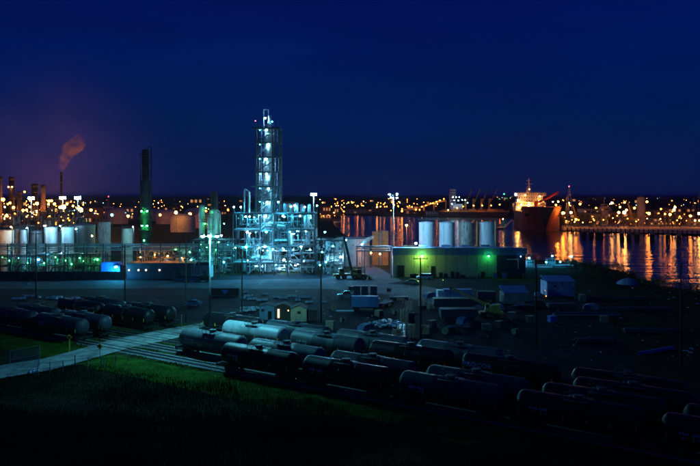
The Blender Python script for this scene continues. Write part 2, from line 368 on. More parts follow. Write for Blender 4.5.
for k, w_ in enumerate(TW):
    track(w_, -85, 90, tl[k], k, ((-36, 60), (-36, 0), (-36, -12), (-36, -12), (-30, -18), (0, 0))[k])

# a tank car, one of each paint; parts share meshes
def tank_parts():
    P = {}
    r, hl = 1.54, 7.05
    prof = [(0.02, -hl)] + [(r * math.sin(a), -hl + .95 * (1 - math.cos(a))) for a in [math.radians(x) for x in (18, 36, 54, 72, 86)]]
    prof += [(r, -hl + .95), (r, -2.2), (r * 1.006, -2.15), (r * 1.006, -2.05), (r, -2.0), (r, 2.0), (r * 1.006, 2.05), (r * 1.006, 2.15), (r, 2.2), (r, hl - .95)] + [(r * math.sin(a), hl - .95 * (1 - math.cos(a))) for a in [math.radians(x) for x in (86, 72, 54, 36, 18)]] + [(0.02, hl)]
    P['shell'] = MB().lathe(prof, 28, (0, 0, 2.82), 'x')
    f = MB().box((0, 0, 1.05), (14.4, .34, .36)).box((-5.0, 0, 1.28), (1.5, 2.3, .22)).box((5.0, 0, 1.28), (1.5, 2.3, .22))
    for sx in (-1, 1):
        f.box((sx * 7.3, 0, 1.15), (.25, 2.8, .30)).box((sx * 6.2, -1.25, 1.15), (1.5, .12, .2)).box((sx * 6.2, 1.25, 1.15), (1.5, .12, .2))
        f.box((sx * 5.0, -.75, 1.6), (1.0, .16, .6)).box((sx * 5.0, .75, 1.6), (1.0, .16, .6))
    P['frame'] = f
    P['coupler'] = MB().box((0, 0, 1.02), (.9, .22, .24)).box((.45, 0, 1.02), (.25, .38, .34)).rod((.1, .4, 1.0), (.35, .55, .55), .03, n=5)
    b = MB()
    for sy in (-.98, .98): b.prism([(-1.15, .62), (-.85, .92), (-.3, .98), (.3, .98), (.85, .92), (1.15, .62), (.85, .56), (.35, .45), (-.35, .45), (-.85, .56)], sy - .07, sy + .07)
    b.box((0, 0, .75), (.3, 1.9, .25))
    P['bogie_frame'] = b
    wl = MB()
    for sy in (-.75, .75): wl.rod((0, sy - .07, .76), (0, sy + .07, .76), .44, n=18).rod((0, sy - .1, .76), (0, sy - .04, .76), .48, n=18)
    wl.rod((0, -1.0, .76), (0, 1.0, .76), .09, n=8); P['wheelset'] = wl
    P['hatch'] = MB().rod((0, 0, 4.2), (0, 0, 4.62), .52, n=16).rod((0, 0, 4.62), (0, 0, 4.70), .60, n=16).rod((-.8, 0, 4.15), (-.8, 0, 4.5), .12, n=8).rod((.85, 0, 4.15), (.85, 0, 4.45), .12, n=8)
    rl = MB()
    for sy in (-1, 1):
        rl.box((0, sy * 1.0, 4.18), (2.7, .5, .05))
        for x in (-1.3, -.45, .45, 1.3): rl.rod((x, sy * 1.22, 4.18), (x, sy * 1.22, 5.15), .025, n=5)
        for z in (4.7, 5.15): rl.rod((-1.3, sy * 1.22, z), (1.3, sy * 1.22, z), .025, n=5)
    for sx in (-1.3, 1.3): rl.rod((sx, -1.22, 5.15), (sx, 1.22, 5.15), .025, n=5)
    P['platform_railing'] = rl
    ld = MB()
    pts = [(1.75 * math.cos(a), 2.82 + 1.75 * math.sin(a)) for a in [math.radians(x) for x in (-50, -25, 0, 25, 48)]]
    for x in (-.22, .22):
        ld.path([(x, -y, z) for y, z in pts], .028, 5)
    for a in range(-45, 48, 11):
        y, z = 1.75 * math.cos(math.radians(a)), 2.82 + 1.75 * math.sin(math.radians(a)); ld.rod((-.22, -y, z), (.22, -y, z), .02, n=4)
    P['ladder'] = ld
    er = MB()
    for sx in (1,):
        er.path([(sx * 7.3, -1.35, 1.2), (sx * 7.3, -1.35, 2.25), (sx * 7.3, 1.35, 2.25), (sx * 7.3, 1.35, 1.2)], .03, 5)
        er.path([(sx * 6.95, -1.38, .55), (sx * 6.95, -1.38, 1.3)], .025, 4); er.path([(sx * 7.3, -1.38, .55), (sx * 7.3, -1.38, 1.3)], .025, 4); er.rod((sx * 6.95, -1.38, .55), (sx * 7.3, -1.38, .55), .025, n=4)
    P['end_handrail'] = er
    P['reflector'] = MB().box((0, 0, 0), (.17, .05, .62))
    mk = MB()
    x = 0
    for k in range(9):
        if k != 4: mk.box((x, 0, 0), (.16, .015, .26)); mk.box((x + .02, 0, -.42), (.12, .015, .14)) if k % 3 else None
        x += .24
    P['stencilled_mark'] = mk
    P['end_mark'] = MB().box((0, -.35, 0), (.02, .1, .3)).box((0, -.15, .0), (.02, .1, .3)).box((0, .08, 0), (.02, .1, .3)).box((0, .3, .0), (.02, .16, .3))
    return P
_TP = tank_parts(); _TM = {}
def tm(k, m):
    if (k, m.name) not in _TM: _TM[(k, m.name)] = _TP[k].mesh(k, m)
    return _TM[(k, m.name)]
def make_tank_car(paint, label, refl=5, mark=True, emark=None):
    t = thing('tank_car', label, 'tank car', (0, 0, 0), 0, 'tank cars standing in the rail yard')
    obj('tank_shell', tm('shell', paint), t); obj('frame', tm('frame', black), t)
    obj('coupler', tm('coupler', blackr), t, (7.3, 0, 0)); obj('coupler', tm('coupler', blackr), t, (-7.3, 0, 0), math.pi)
    for sx in (-5.0, 5.0):
        b = obj('bogie', tm('bogie_frame', blackr), t, (sx, 0, 0))
        for x in (-.85, .85): obj('wheelset', tm('wheelset', railm), b, (x, 0, 0))
    obj('hatch', tm('hatch', steel_d), t); obj('platform_railing', tm('platform_railing', steel_d), t)
    obj('ladder', tm('ladder', steel_d), t); obj('end_handrail', tm('end_handrail', blackr), t)
    o_ = obj('end_handrail', tm('end_handrail', blackr), t); o_.scale = (-1, 1, 1)
    for k in range(refl):
        x = -6.3 + 12.6 * k / (refl - 1); obj('reflector', tm('reflector', yell), t, (x, -1.49, 2.35))
    if mark:
        obj('stencilled_mark', tm('stencilled_mark', decal), t, (-5.0, -1.55, 2.85)); 
    if emark:
        obj('end_mark', tm('end_mark', emark), t, (6.95, 0, 3.2))
    return t
def put_car(w_, s, paint, label, refl=5, mark=True, emark=None, text=None):
    t = make_tank_car(paint, label, refl, mark, emark)
    x, y = TP(s + 7.75, w_); t.location = (x, y, 0); t.rotation_euler = (0, 0, ARZ)
    if text:
        cu = bpy.data.curves.new('lettering', 'FONT'); cu.body = text; cu.size = 1.15; cu.extrude = 0.006; cu.align_x = 'CENTER'; cu.space_character = 1.05; cu.offset = 0.02
        tmp = bpy.data.objects.new('tmp', cu); COL.objects.link(tmp); dg = bpy.context.evaluated_depsgraph_get()
        me = bpy.data.meshes.new_from_object(tmp.evaluated_get(dg)); bpy.data.objects.remove(tmp); me.materials.clear(); me.materials.append(mat('blue_lettering_paint', (0.55, 0.62, 1.0), 0.5, 0, 0.05, 5))
        o = obj('lettering', me, t, (-4.2, -1.57, 2.85)); o.rotation_euler = (math.radians(90), 0, 0); o.scale = (.88, .68, 1)
    return t
L5 = 15.5
put_car(0, 0, tank_b, 'black tank car nearest the grass at the front, overlapping the tank car by the crossing')
put_car(0, L5, tank_b, 'black tank car second in the front row, right of the one by the crossing', 4)
put_car(0, 2 * L5, tank_n, 'dark blue-grey front row tank car with a rounded left end and pale stencils', 5)
put_car(0, 3 * L5, tank_b, 'black tank car in the front row with a row of yellow reflectors, right of centre', 6)
put_car(0, 4 * L5, tank_b, 'black tank car at the right edge of the picture in the front row', 6)
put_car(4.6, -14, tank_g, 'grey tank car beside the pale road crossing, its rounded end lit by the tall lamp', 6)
put_car(4.6, 1.5, tank_g, 'grey tank car in the second row just right of the one at the crossing')
put_car(4.6, 17, tank_n, 'dark blue-grey tank car third in the second row', 4)
put_car(4.6, 32.5, tank_n, 'dark blue-grey tank car fourth in the second row, below the lettered car', 4)
put_car(4.6, 48, tank_b, 'black tank car in the second row, right of centre', 4)
put_car(4.6, 63.5, tank_b, 'black tank car in the second row near the right edge', 5)
#put_car(9.2, 35, tank_b, 'black tank car first in the third row, in the middle of the yard', 4)
put_car(9.2, 50.5, tank_b, 'black tank car first in the third row, toward the right', 4)
put_car(9.2, 66, tank_b, 'black tank car second in the third row, at the right edge', 4)
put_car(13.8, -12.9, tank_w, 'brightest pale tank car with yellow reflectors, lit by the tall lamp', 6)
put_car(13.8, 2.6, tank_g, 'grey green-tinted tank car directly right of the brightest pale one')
put_car(13.8, 18.1, tank_b, 'black tank car between the green-tinted one and the lettered car', 4, False)
put_car(13.8, 33.6, tank_b, 'black tank car with large blue letters on its side', 4, False, None, 'PROCOR')
put_car(13.8, 49.1, tank_b, 'black tank car directly right of the lettered one', 4)
put_car(18.4, -22.4, tank_b, 'dark tank car whose end shows behind the tall lamp post', 5, False)
put_car(18.4, -6.9, tank_n, 'dark blue-grey tank car behind the brightest pale one', 4, False)
put_car(18.4, 8.6, tank_g, 'grey tank car in the fifth row behind the green-tinted one', 4, False)
put_car(18.4, 24.1, tank_g, 'grey tank car in the fifth row beside the scrap heap', 4, False)
put_car(0, -34 - 14.6, tank_n, 'blue-grey tank car with a shiny rounded end beside the yellow marker sign', 6, True, decal)
put_car(0, -34 - 14.6 - L5, tank_n, 'blue-grey tank car at the left edge of the picture in the front row', 6)
put_car(4.6, -33.5 - 14.6, tank_n, 'blue-grey tank car left of the crossing in the second row, pale marks on its end', 5, False, decal)
put_car(4.6, -33.5 - 14.6 - L5, tank_n, 'blue-grey tank car in the second row at the left edge', 5, False)
put_car(13.8, -32 - 14.6, tank_b, 'black tank car left of the crossing with a yellow mark on its end', 5, False, yell)
put_car(13.8, -32 - 14.6 - L5, tank_b, 'black tank car in the back row left, behind the one with the yellow mark', 5, False)
put_car(18.4, -31 - 14.6, tank_b, 'black tank car left of the crossing, farthest back, pale marks on its end', 5, False, decal)
put_car(18.4, -31 - 14.6 - L5, tank_n, 'dark tank car farthest back at the left edge', 5, False)

# ------------------------------------------------------------------ lamps
def icol(kind, s): return bulb(kind, s)
# tall lamp post by the crossing: three lamp heads on a crossbar
def tall_lamp(u, v_top, Y, heads, kind, s, label, r=.36, pole=.17, name='lamp_post'):
    x = PX(u, Y); z = PZ(v_top, Y)
    t = thing(name, label, 'lamp post', (x, Y, 0))
    MB().rod((0, 0, 0), (0, 0, z), pole, pole * .55, n=12).rod((0, 0, 0), (0, 0, .25), pole * 2, n=12).build('pole', mat('dull_grey_pole_paint', (.10, .12, .13), .7), t)
    w_ = max(abs(h[0]) for h in heads)
    if len(heads) > 1: MB().box((0, 0, z - .1), (2 * w_, .12, .12)).build('crossbar', steel, t)
    for hx, hz in heads:
        h = MB().prism([(hx - r * 1.1, z + hz + .10), (hx + r * 1.1, z + hz + .10), (hx + r * .6, z + hz + .34), (hx - r * .6, z + hz + .34)], -.35, .35).build('lamp_head', steel_d, t)
        MB().ball((hx, 0, z + hz - .08), r, .62).build('lamp_glass', icol(kind, s), h)
    return t
tall_lamp(210, 236, 119, [(-1.25, 0), (-.1, 0.1), (1.25, 0)], 'mast', 4600, 'tall pale lamp post with three bright white lamps standing among the tank cars', .30, .20)
tall_lamp(393.5, 195, 232, [(-1.4, .3), (-.8, -.8), (1.2, .4), (1.2, -.9)], 'white', 3200, 'tallest lamp mast with four white lamps at the left end of the green lit shed', .34, .24)
tall_lamp(406.5, 225, 300, [(0, 0)], 'amber', 1500, 'amber lamp post by the water between the tallest mast and the silos', .42, .2)
# far lamps: one mesh each (pole, arm and glass), meshes shared by height and colour
_LM = {}
def lamp_mesh(h, kind, s, r):
    k = (round(h / 2), kind, s, r)
    if k not in _LM:
        h0 = max(1, k[0]) * 2.0
        m = MB().rod((0, 0, 0), (0, 0, h0), .16, .1, n=6, cap=False).rod((0, 0, h0), (0, -.9, h0 + .25), .08, n=5, cap=False).ball((0, -.9, h0), r, 1, 1)
        _LM[k] = (m.mesh('street_lamp', [steel_d, icol(kind, s)]), h0)
    return _LM[k]
def far_lamp(u, v, kind, s=60, r=.5, Y=None, label=None, group=None, zt=13.0, ymin=0, cat='street lamp'):
    if Y is None: Y = (CAM_H - zt) * F / max(1.5, v - 195.0)
    Y = max(Y, ymin); z = max(2, PZ(v, Y))
    me, h0 = lamp_mesh(z, kind, s, r)
    o = obj('street_lamp', me, None, (PX(u, Y), Y + .9, 0), 0, (1, 1, z / h0))
    return tag(o, label, cat, group)
# right bank terminal
RB = [(564, 213, 'amber', 1), (571, 212.5, 'warm', 1.2), (580, 204, 'amber', 1.3), (596, 208.5, 'amber', 1.3), (612, 203, 'warm', 1.5), (620, 207, 'amber', 1.2), (624.5, 202.5, 'amber', 1.2), (618.7, 212.5, 'warm', 1.2),
      (624.3, 212.5, 'warm', 1.6), (626.5, 210, 'warm', 1), (634.5, 208, 'amber', 1.3), (638.5, 205.5, 'warm', 1.3), (647, 201.8, 'amber', 1.3), (649, 213.5, 'amber', 1.4), (661, 209, 'amber', .8), (675, 207.3, 'warm', 1.3),
      (674, 209.8, 'warm', 1.3), (665, 214, 'amber', .8), (670, 214.5, 'amber', 1.2), (690.5, 216, 'amber', 1.2), (699, 213.5, 'warm', 1.3), (695, 220.5, 'warm', .8), (699.5, 220.5, 'warm', .8), (576, 219.5, 'amber', 1), (556, 205, 'amber', 1)]
names_rb = ['beside the ship bow', 'below the red-topped mast', 'right of the red-topped mast', 'left of the white control tower', 'high among the jetty lights', 'between two brighter jetty lights', 'above the brightest cluster', 'left of the brightest pair on the jetty', 'brightest amber lamp of the jetty cluster', 'just above the brightest jetty lamp', 'left of the white silo', 'close to the white silo top', 'right of the white silo top', 'right of the white silo foot', 'small one between silo and right cluster', 'upper of the bright pair at the right', 'lower of the bright pair at the right', 'small one left below the bright pair', 'below the bright pair at the right', 'near the orange shed at the right', 'at the right edge of the far bank', 'low by the quay at the right', 'lowest at the right edge', 'low on the quay right of the ship', 'on the quay behind the ship bow']
for (u, v, k, q), nm in zip(RB, names_rb):
    Y = max(565, (CAM_H - 13) * F / (v - 195)); Y = min(Y, 720)
    far_lamp(u, v, k, 60 * q, .78 * q + .12, Y, 'amber dock lamp, ' + nm, 'amber lamps on the far bank at right')
def scatter(n, u0, u1, v0, v1, kinds, s, r, label, group, seed, zt=10, ymin=0, vb=1.0):
    q = random.Random(seed); rest = MB(); ms = [steel_d]
    for k_ in range(n):
        u = q.uniform(u0, u1); v = v0 + (v1 - v0) * (q.random() ** vb); kd = q.choice(kinds); st_ = s * q.choice((.2, .3, .5, .8, 1.2, 3.5)); zz = q.uniform(6, zt); rr = r * q.uniform(.6, 1.15)
        if k_ % 2 == 0: far_lamp(u, v, kd, st_, round(rr, 1), None, label, group, zz, ymin)
        else:        # past the first 300 lamps the fainter ones of each cluster are one mesh
            Y = max((CAM_H - zz) * F / max(1.5, v - 195.0), ymin); z = max(2, PZ(v, Y)); m_ = icol(kd, round(st_ * .7, 1))
            if m_ not in ms: ms.append(m_)
            rest.rod((PX(u, Y), Y + .9, 0), (PX(u, Y), Y + .9, z), .16, .1, n=5, cap=False).ball((PX(u, Y), Y, z), rr * .8, 1, ms.index(m_))
    tag(rest.build('faint_lamps', ms), kind='stuff')
scatter(50, 560, 700, 213, 224, ['amber', 'amber', 'warm'], 30, .42, 'small amber light low along the far quay at right', 'small amber lights along the far quay at right', 3, 9, 560)
scatter(56, 560, 700, 197.5, 206, ['warm', 'amber', 'amber', 'warm', 'white'], 40, .6, 'tiny distant light on the skyline right of the ship', 'tiny skyline lights right of the ship', 4, 18, 900)
scatter(64, 318, 440, 198.5, 207, ['amber', 'warm', 'amber'], 70, .7, 'tiny distant amber light between the steel tower and the crane ship', 'tiny amber town lights across the river', 5, 16, 950)
scatter(26, 320, 345, 205, 216, ['amber', 'warm'], 45, .45, 'small amber light by the brown houses right of the steel works', 'small amber lights by the brown houses', 6, 10, 700)
scatter(36, 84, 140, 199, 214, ['amber', 'warm', 'amber', 'white'], 45, .5, 'small amber town light left of the tall dark column', 'small town lights left of the tall dark column', 8, 14, 620)
scatter(36, 150, 232, 199, 212, ['amber', 'warm', 'amber', 'warm'], 45, .6, 'small amber town light behind the domed tanks', 'small town lights behind the domed tanks', 9, 14, 800)
for u, v, k, q, nm in [(331, 206.5, 'amber', 1.6, 'bright amber street lamp across the river, right of the floodlight mast'), (344, 203, 'warm', .8, 'small warm street lamp left of the far bridge'), (362, 205.5, 'amber', 1, 'amber street lamp on the far river bank, left one of a pair'), (377, 207, 'warm', 1.8, 'bright warm street lamp on the far river bank left of the tallest mast'),
                       (402, 211, 'amber', 2.2, 'brightest amber lamp on the far bank, right of the tallest mast'), (398, 206, 'amber', 1.2, 'amber lamp on the far bank, just above the brightest one'), (414, 203.5, 'amber', .9, 'lone amber lamp left of the rising bridge lights'), (391, 210.5, 'amber', .8, 'dim amber lamp just behind the tallest mast'),
                       (206, 211, 'amber', 1.6, 'round amber lamp left of the dark stack with the green column'), (228, 210, 'amber', 1.6, 'round amber lamp right of the dark stack with the green column')]:
    far_lamp(u, v, k, 20 * q, .75 * q ** .5, None, nm, None, 12, 560 if u < 300 else 880)
# left refinery ambers
LB = [(3, 199.5, 1.3), (13.5, 207.5, 1), (6, 216.5, 1), (8.5, 219.5, 1), (33.5, 213.5, 1.8), (42.5, 203.5, 1.2), (49, 201, .9), (54.5, 204, 1), (63.5, 207, 1.9), (60, 207.3, 1.1), (63.5, 211, .9), (56, 210, .9), (60, 217.5, .9), (23, 210.5, 1), (26.5, 210, .8), (20.5, 217, .7), (37, 203.5, 1.2), (24.5, 191.8, .6), (80.5, 210, 2.2), (91, 210, 1), (30, 207, .8), (48.5, 204.2, .8), (51.5, 200.8, .8), (67, 204, .8), (73, 206, .7), (10, 203, .7)]
LM = [(2, 'pale stack at the left edge'), (11.7, 'thick black stack'), (19.3, 'short dark stack'), (34.7, 'flared black stack'), (43.2, 'brownish stack'), (61.2, 'thin smoking stack'), (78, 'right floodlight mast')]
for u, v, q in LB:
    nm_ = min(LM, key=lambda a: abs(a[0] - u)); side = 'left of' if u < nm_[0] - 1 else ('right of' if u > nm_[0] + 1 else 'in front of')
    ll_ = '%s amber lamp %s, %s the %s' % ('large' if q >= 1.5 else ('small' if q < .95 else 'mid-sized'), 'high up' if v < 203 else ('half way up' if v < 209.5 else ('low' if v < 214 else 'very low')), side, nm_[1])
    far_lamp(u, v, 'warm' if q > 1.5 else 'amber', 80 * q, .62 * q + .25, R.uniform(400, 470), ll_, 'amber lamps among the stacks at left', cat='lamp')
scatter(115, 0, 84, 200, 222, ['amber', 'amber', 'warm'], 75, .5, 'small amber light in the left refinery', 'small amber lights in the left refinery', 12, 22, 430)
# white floodlight masts
def flood_mast(u, v, Y, label, kind='white', s=500, n=4, r=.46):
    x, z = PX(u, Y), PZ(v, Y)
    t = thing('floodlight_mast', label, 'floodlight mast', (x, Y, 0))
    MB().rod((0, 0, 0), (0, 0, z - .4), .28, .16, n=8).build('pole', steel, t)
    MB().box((0, .1, z), (n * r * 2.2, .1, .1)).box((0, .1, z - r * 1.8), (n * r * 2.2, .1, .1)).build('lamp_rack', steel_d, t)
    for i in range(n):
        for j in range(2):
            hx = (i - (n - 1) / 2) * r * 2.15; hz = z - j * r * 1.8
            h = MB().box((hx, .12, hz), (r * 1.7, .3, r * 1.5)).build('floodlight', steel_d, t)
            MB().ball((hx, -.12, hz), r * .85, .9).build('lamp_glass', icol(kind, s), h)
    return t
flood_mast(31.3, 197.5, 400, 'big white floodlight mast among the stacks, left one of three', s=500)
flood_mast(62.8, 197.2, 410, 'big warm white floodlight mast in front of the thin smoking stack', 'warm', s=1700)
flood_mast(77.8, 197.2, 400, 'big white floodlight mast right of the smoking stack, right one of three', s=1700)
flood_mast(313.6, 193.8, 290, 'white floodlight mast rising behind the right end of the steel works', 'white', 800, 4, .3)
# ------------------------------------------------------------------ lit process structures
def wall_light(parent, p, kind, s, r=.22, name='floodlight'):
    s = round(s * WL)
    h = pbox(name, parent, (p[0], p[1] + .25, p[2] + .1), (r * 1.8, .3, r * 1.4), steel_d)
    # glass is a sub-part: undo the housing's scale
    g = MB().ball((0, 0, 0), r, .9).build('lamp_glass', icol(kind, s)); g.parent = h
    g.scale = (1 / (r * 1.8), 1 / .3, 1 / (r * 1.4)); g.location = (0, -.28 / .3 * .9, -.1 / (r * 1.4))
    return h
def railing(parent, x0, x1, y, z, m=steel_d):
    b = MB(); n = max(2, int(abs(x1 - x0) / 1.6))
    for k in range(n + 1): b.rod((x0 + (x1 - x0) * k / n, y, z), (x0 + (x1 - x0) * k / n, y, z + 1.1), .03, n=4)
    for dz in (.55, 1.1): b.rod((x0, y, z + dz), (x1, y, z + dz), .03, n=4)
    return b.build('railing', m, parent)
def stair(parent, p0, p1, m=steel):
    b = MB(); d = Vector(p1) - Vector(p0); n = int(abs(d.z) / .28)
    for dy in (-.4, .4): b.rod((p0[0], p0[1] + dy, p0[2]), (p1[0], p1[1] + dy, p1[2]), .09, n=4); b.rod((p0[0], p0[1] + dy, p0[2] + 1), (p1[0], p1[1] + dy, p1[2] + 1), .03, n=4)
    for k in range(n): q = Vector(p0) + d * ((k + .5) / n); b.box(q, (.28, .8, .04))
    return b.build('stair', m, parent)
def vessel(parent, x, y, z0, z1, r, m, name='vessel', bands=True, n=16):
    b = MB(); b.lathe([(.01, z0), (r * .8, z0 + r * .15), (r, z0 + r * .5), (r, z1 - r * .5), (r * .8, z1 - r * .15), (.01, z1)], n, (x, y, 0))
    if bands:
        z = z0 + 1.5
        while z < z1 - 1: b.rod((x, y, z), (x, y, z + .12), r * 1.03, n=n); z += 2.4
    return b.build(name, m, parent)
def hvessel(parent, x0, x1, y, z, r, m):
    b = MB().lathe([(.01, x0), (r * .7, x0 + .1 * r), (r, x0 + .45 * r), (r, x1 - .45 * r), (r * .7, x1 - .1 * r), (.01, x1)], 14, (0, y, z), 'x')
    for x in (x0 + .25 * (x1 - x0), x1 - .25 * (x1 - x0)): b.box((x, y, z - r), (.25, r * 1.2, r * .9))
    return b.build('exchanger', m, parent)
def process_unit(name, label, cat, u0, u1, Y0, Y1, levels, cols, rows, seed, npipe, nves, mats=(pipe_m, pipe_w, steel), group=None, brace=.5, minor=True):
    q = random.Random(seed); x0, x1 = PX(u0, Y0), PX(u1, Y0); cx = (x0 + x1) / 2
    t = thing(name, label, cat, (cx, Y0, 0), 0, group); x0 -= cx; x1 -= cx; D = Y1 - Y0; top = levels[-1]
    xs = [x0 + (x1 - x0) * k / (cols - 1) for k in range(cols)]; ys = [D * k / max(1, rows - 1) for k in range(rows)]
    for x in xs:
        for y in ys: prod('column', t, (x, y, 0), (x, y, top), .17, steel_d, sq=True)
    for z in levels:
        for y in ys: prod('beam', t, (x0, y, z - .2), (x1, y, z - .2), .2, steel_d, sq=True)
        for x in xs: prod('beam', t, (x, 0, z - .22), (x, D, z - .22), .16, steel_d, sq=True)
        for k in range(cols - 1):
            if q.random() < .75: pbox('platform', t, ((xs[k] + xs[k + 1]) / 2, D * .5, z + .03), (xs[k + 1] - xs[k] - .3, D * q.uniform(.5, .98), .05), grate)
        railing(t, x0, x1, -.05, z + .05)
    zz = [0] + list(levels)
    for a, b in zip(zz[:-1], zz[1:]):
        for k in range(cols - 1):
            xa, xb = xs[k], xs[k + 1]
            if q.random() < brace:
                if q.random() < .5: xa, xb = xb, xa
                prod('brace', t, (xa, -.02, a + .1), (xb, -.02, b - .4), .08, steel_d)
        k = q.randrange(cols - 1); stair(t, (xs[k] + .3, -.9, a + .1), (xs[k + 1] - .3, -.9, b))
        for _ in range(npipe):
            m = q.choice(mats); r = q.choice((.07, .1, .14, .2, .28)); y = q.uniform(.4, D - .4); ty = q.random()
            x = q.uniform(x0 + .4, x1 - .4)
            if ty < .45: prod('pipe', t, (x, y, a + q.uniform(0, .4) * (b - a)), (x, y, b + q.uniform(-.3, .3)), r, m)
            elif ty < .8:
                z = q.uniform(a + .6, b - .6); xx = min(x1, x + q.uniform(2, 9)); prod('pipe', t, (x, y, z), (xx, y, z), r, m)
                if q.random() < .5: prod('pipe', t, (xx, y, z), (xx, y, b), r, m)
            else:
                z = q.uniform(a + .6, b - .6); xx = x + q.uniform(-3, 3); prod('pipe', t, (x, y, a + .3), (max(x0, min(x1, xx)), y, z), r, m)
        for _ in range(nves):
            x = q.uniform(x0 + 1.2, x1 - 1.2); y = q.uniform(1.2, D - 1.2)
            if q.random() < .55: vessel(t, x, y, a + .2, b - q.uniform(.4, 1.2), q.uniform(.5, .95), q.choice(mats))
            else: hvessel(t, x - q.uniform(1, 2), x + q.uniform(1, 2), y, a + q.uniform(.9, 1.8), q.uniform(.45, .8), q.choice(mats))
        if minor:
            for _ in range(14):   # valves, junction boxes and instruments
                x = q.uniform(x0, x1); y = q.uniform(0, D); z = q.uniform(a + .5, b - .5)
                pbox('instrument_box', t, (x, y, z), (q.uniform(.2, .6), .3, q.uniform(.3, .8)), q.choice((steel, pipe_w, steel_d)))
    return t, cx
Y0 = 228
lv = [PZ(262.5, Y0), PZ(246, Y0), PZ(229.5, Y0), PZ(213, Y0)]
pu, pcx = process_unit('steel_works', 'four-storey steel frame full of pipes glowing cyan at the foot of the tall tower', 'process plant', 233, 315, Y0, Y0 + 13, lv, 7, 3, 21, 50, 5, (pipe_m, steel, mid_steel, pipe_m, steel_d))
for u, v, k, s, r in [(244, 217, 'teal', 170, .3), (248, 217, 'teal', 100, .24), (265.5, 216.5, 'white', 110, .25), (283, 216, 'teal', 190, .3), (300, 216, 'teal', 60, .3), (247.5, 232, 'white', 80, .26), (266.5, 232, 'teal', 180, .3), (246, 247, 'teal', 220, .32), (265, 246.5, 'white', 170, .3),
                      (301, 246.5, 'white', 60, .26), (246, 262, 'teal', 190, .3), (283, 261, 'white', 260, .36), (303, 262, 'teal', 40, .2), (235, 248, 'green', 40, .2), (290, 232, 'teal', 40, .2), (256, 266, 'teal', 40, .2), (273, 249, 'teal', 60, .2), (310, 250, 'white', 60, .2)] + [(R.uniform(235, 313), v_ + R.uniform(1, 4), R.choice(('white', 'teal', 'teal')), R.choice((20, 35, 60)), .15) for v_ in (214, 230.5, 247, 263) for _ in range(6)]:
    wall_light(pu, (PX(u, Y0) - pcx, q_ if (q_ := R.choice((-.5, .8, 3.5))) else 0, PZ(v, Y0)), k, s * 2.1, r * .85)
for u, v, k, s in [(278.5, 202, 'teal', 170), (234, 207, 'teal', 150), (241, 207, 'teal', 100), (295, 205.5, 'white', 80), (317, 205.5, 'teal', 90), (305, 207, 'teal', 60), (291, 206.5, 'teal', 80)]:
    x = PX(u, Y0 + 4) - pcx; z = PZ(v, Y0 + 4)
    prod('lamp_bracket', pu, (x, 4, lv[-1]), (x, 4, z), .06, steel_d); wall_light(pu, (x, 3.6, z), k, s, .26)
# things on the roof of the steel works: small loop pipe and drums
lp = pu
xl = PX(246.5, Y0 + 3) - pcx
prod('pipe', lp, (xl - .6, 3, lv[-1]), (xl - .6, 3, PZ(189, Y0)), .28, pipe_m, 10); prod('pipe', lp, (xl + .9, 3, lv[-1]), (xl + .9, 3, PZ(192, Y0)), .4, pipe_w, 10); prod('pipe', lp, (xl - .6, 3, PZ(189, Y0)), (xl + .9, 3, PZ(192, Y0)), .25, pipe_m, 10)
for u in (285, 290, 296, 302, 309): vessel(lp, PX(u, Y0 + 5) - pcx, 5 + R.uniform(0, 3), lv[-1], lv[-1] + R.uniform(1.5, 4.5), R.uniform(.4, .9), R.choice((pipe_m, steel)))

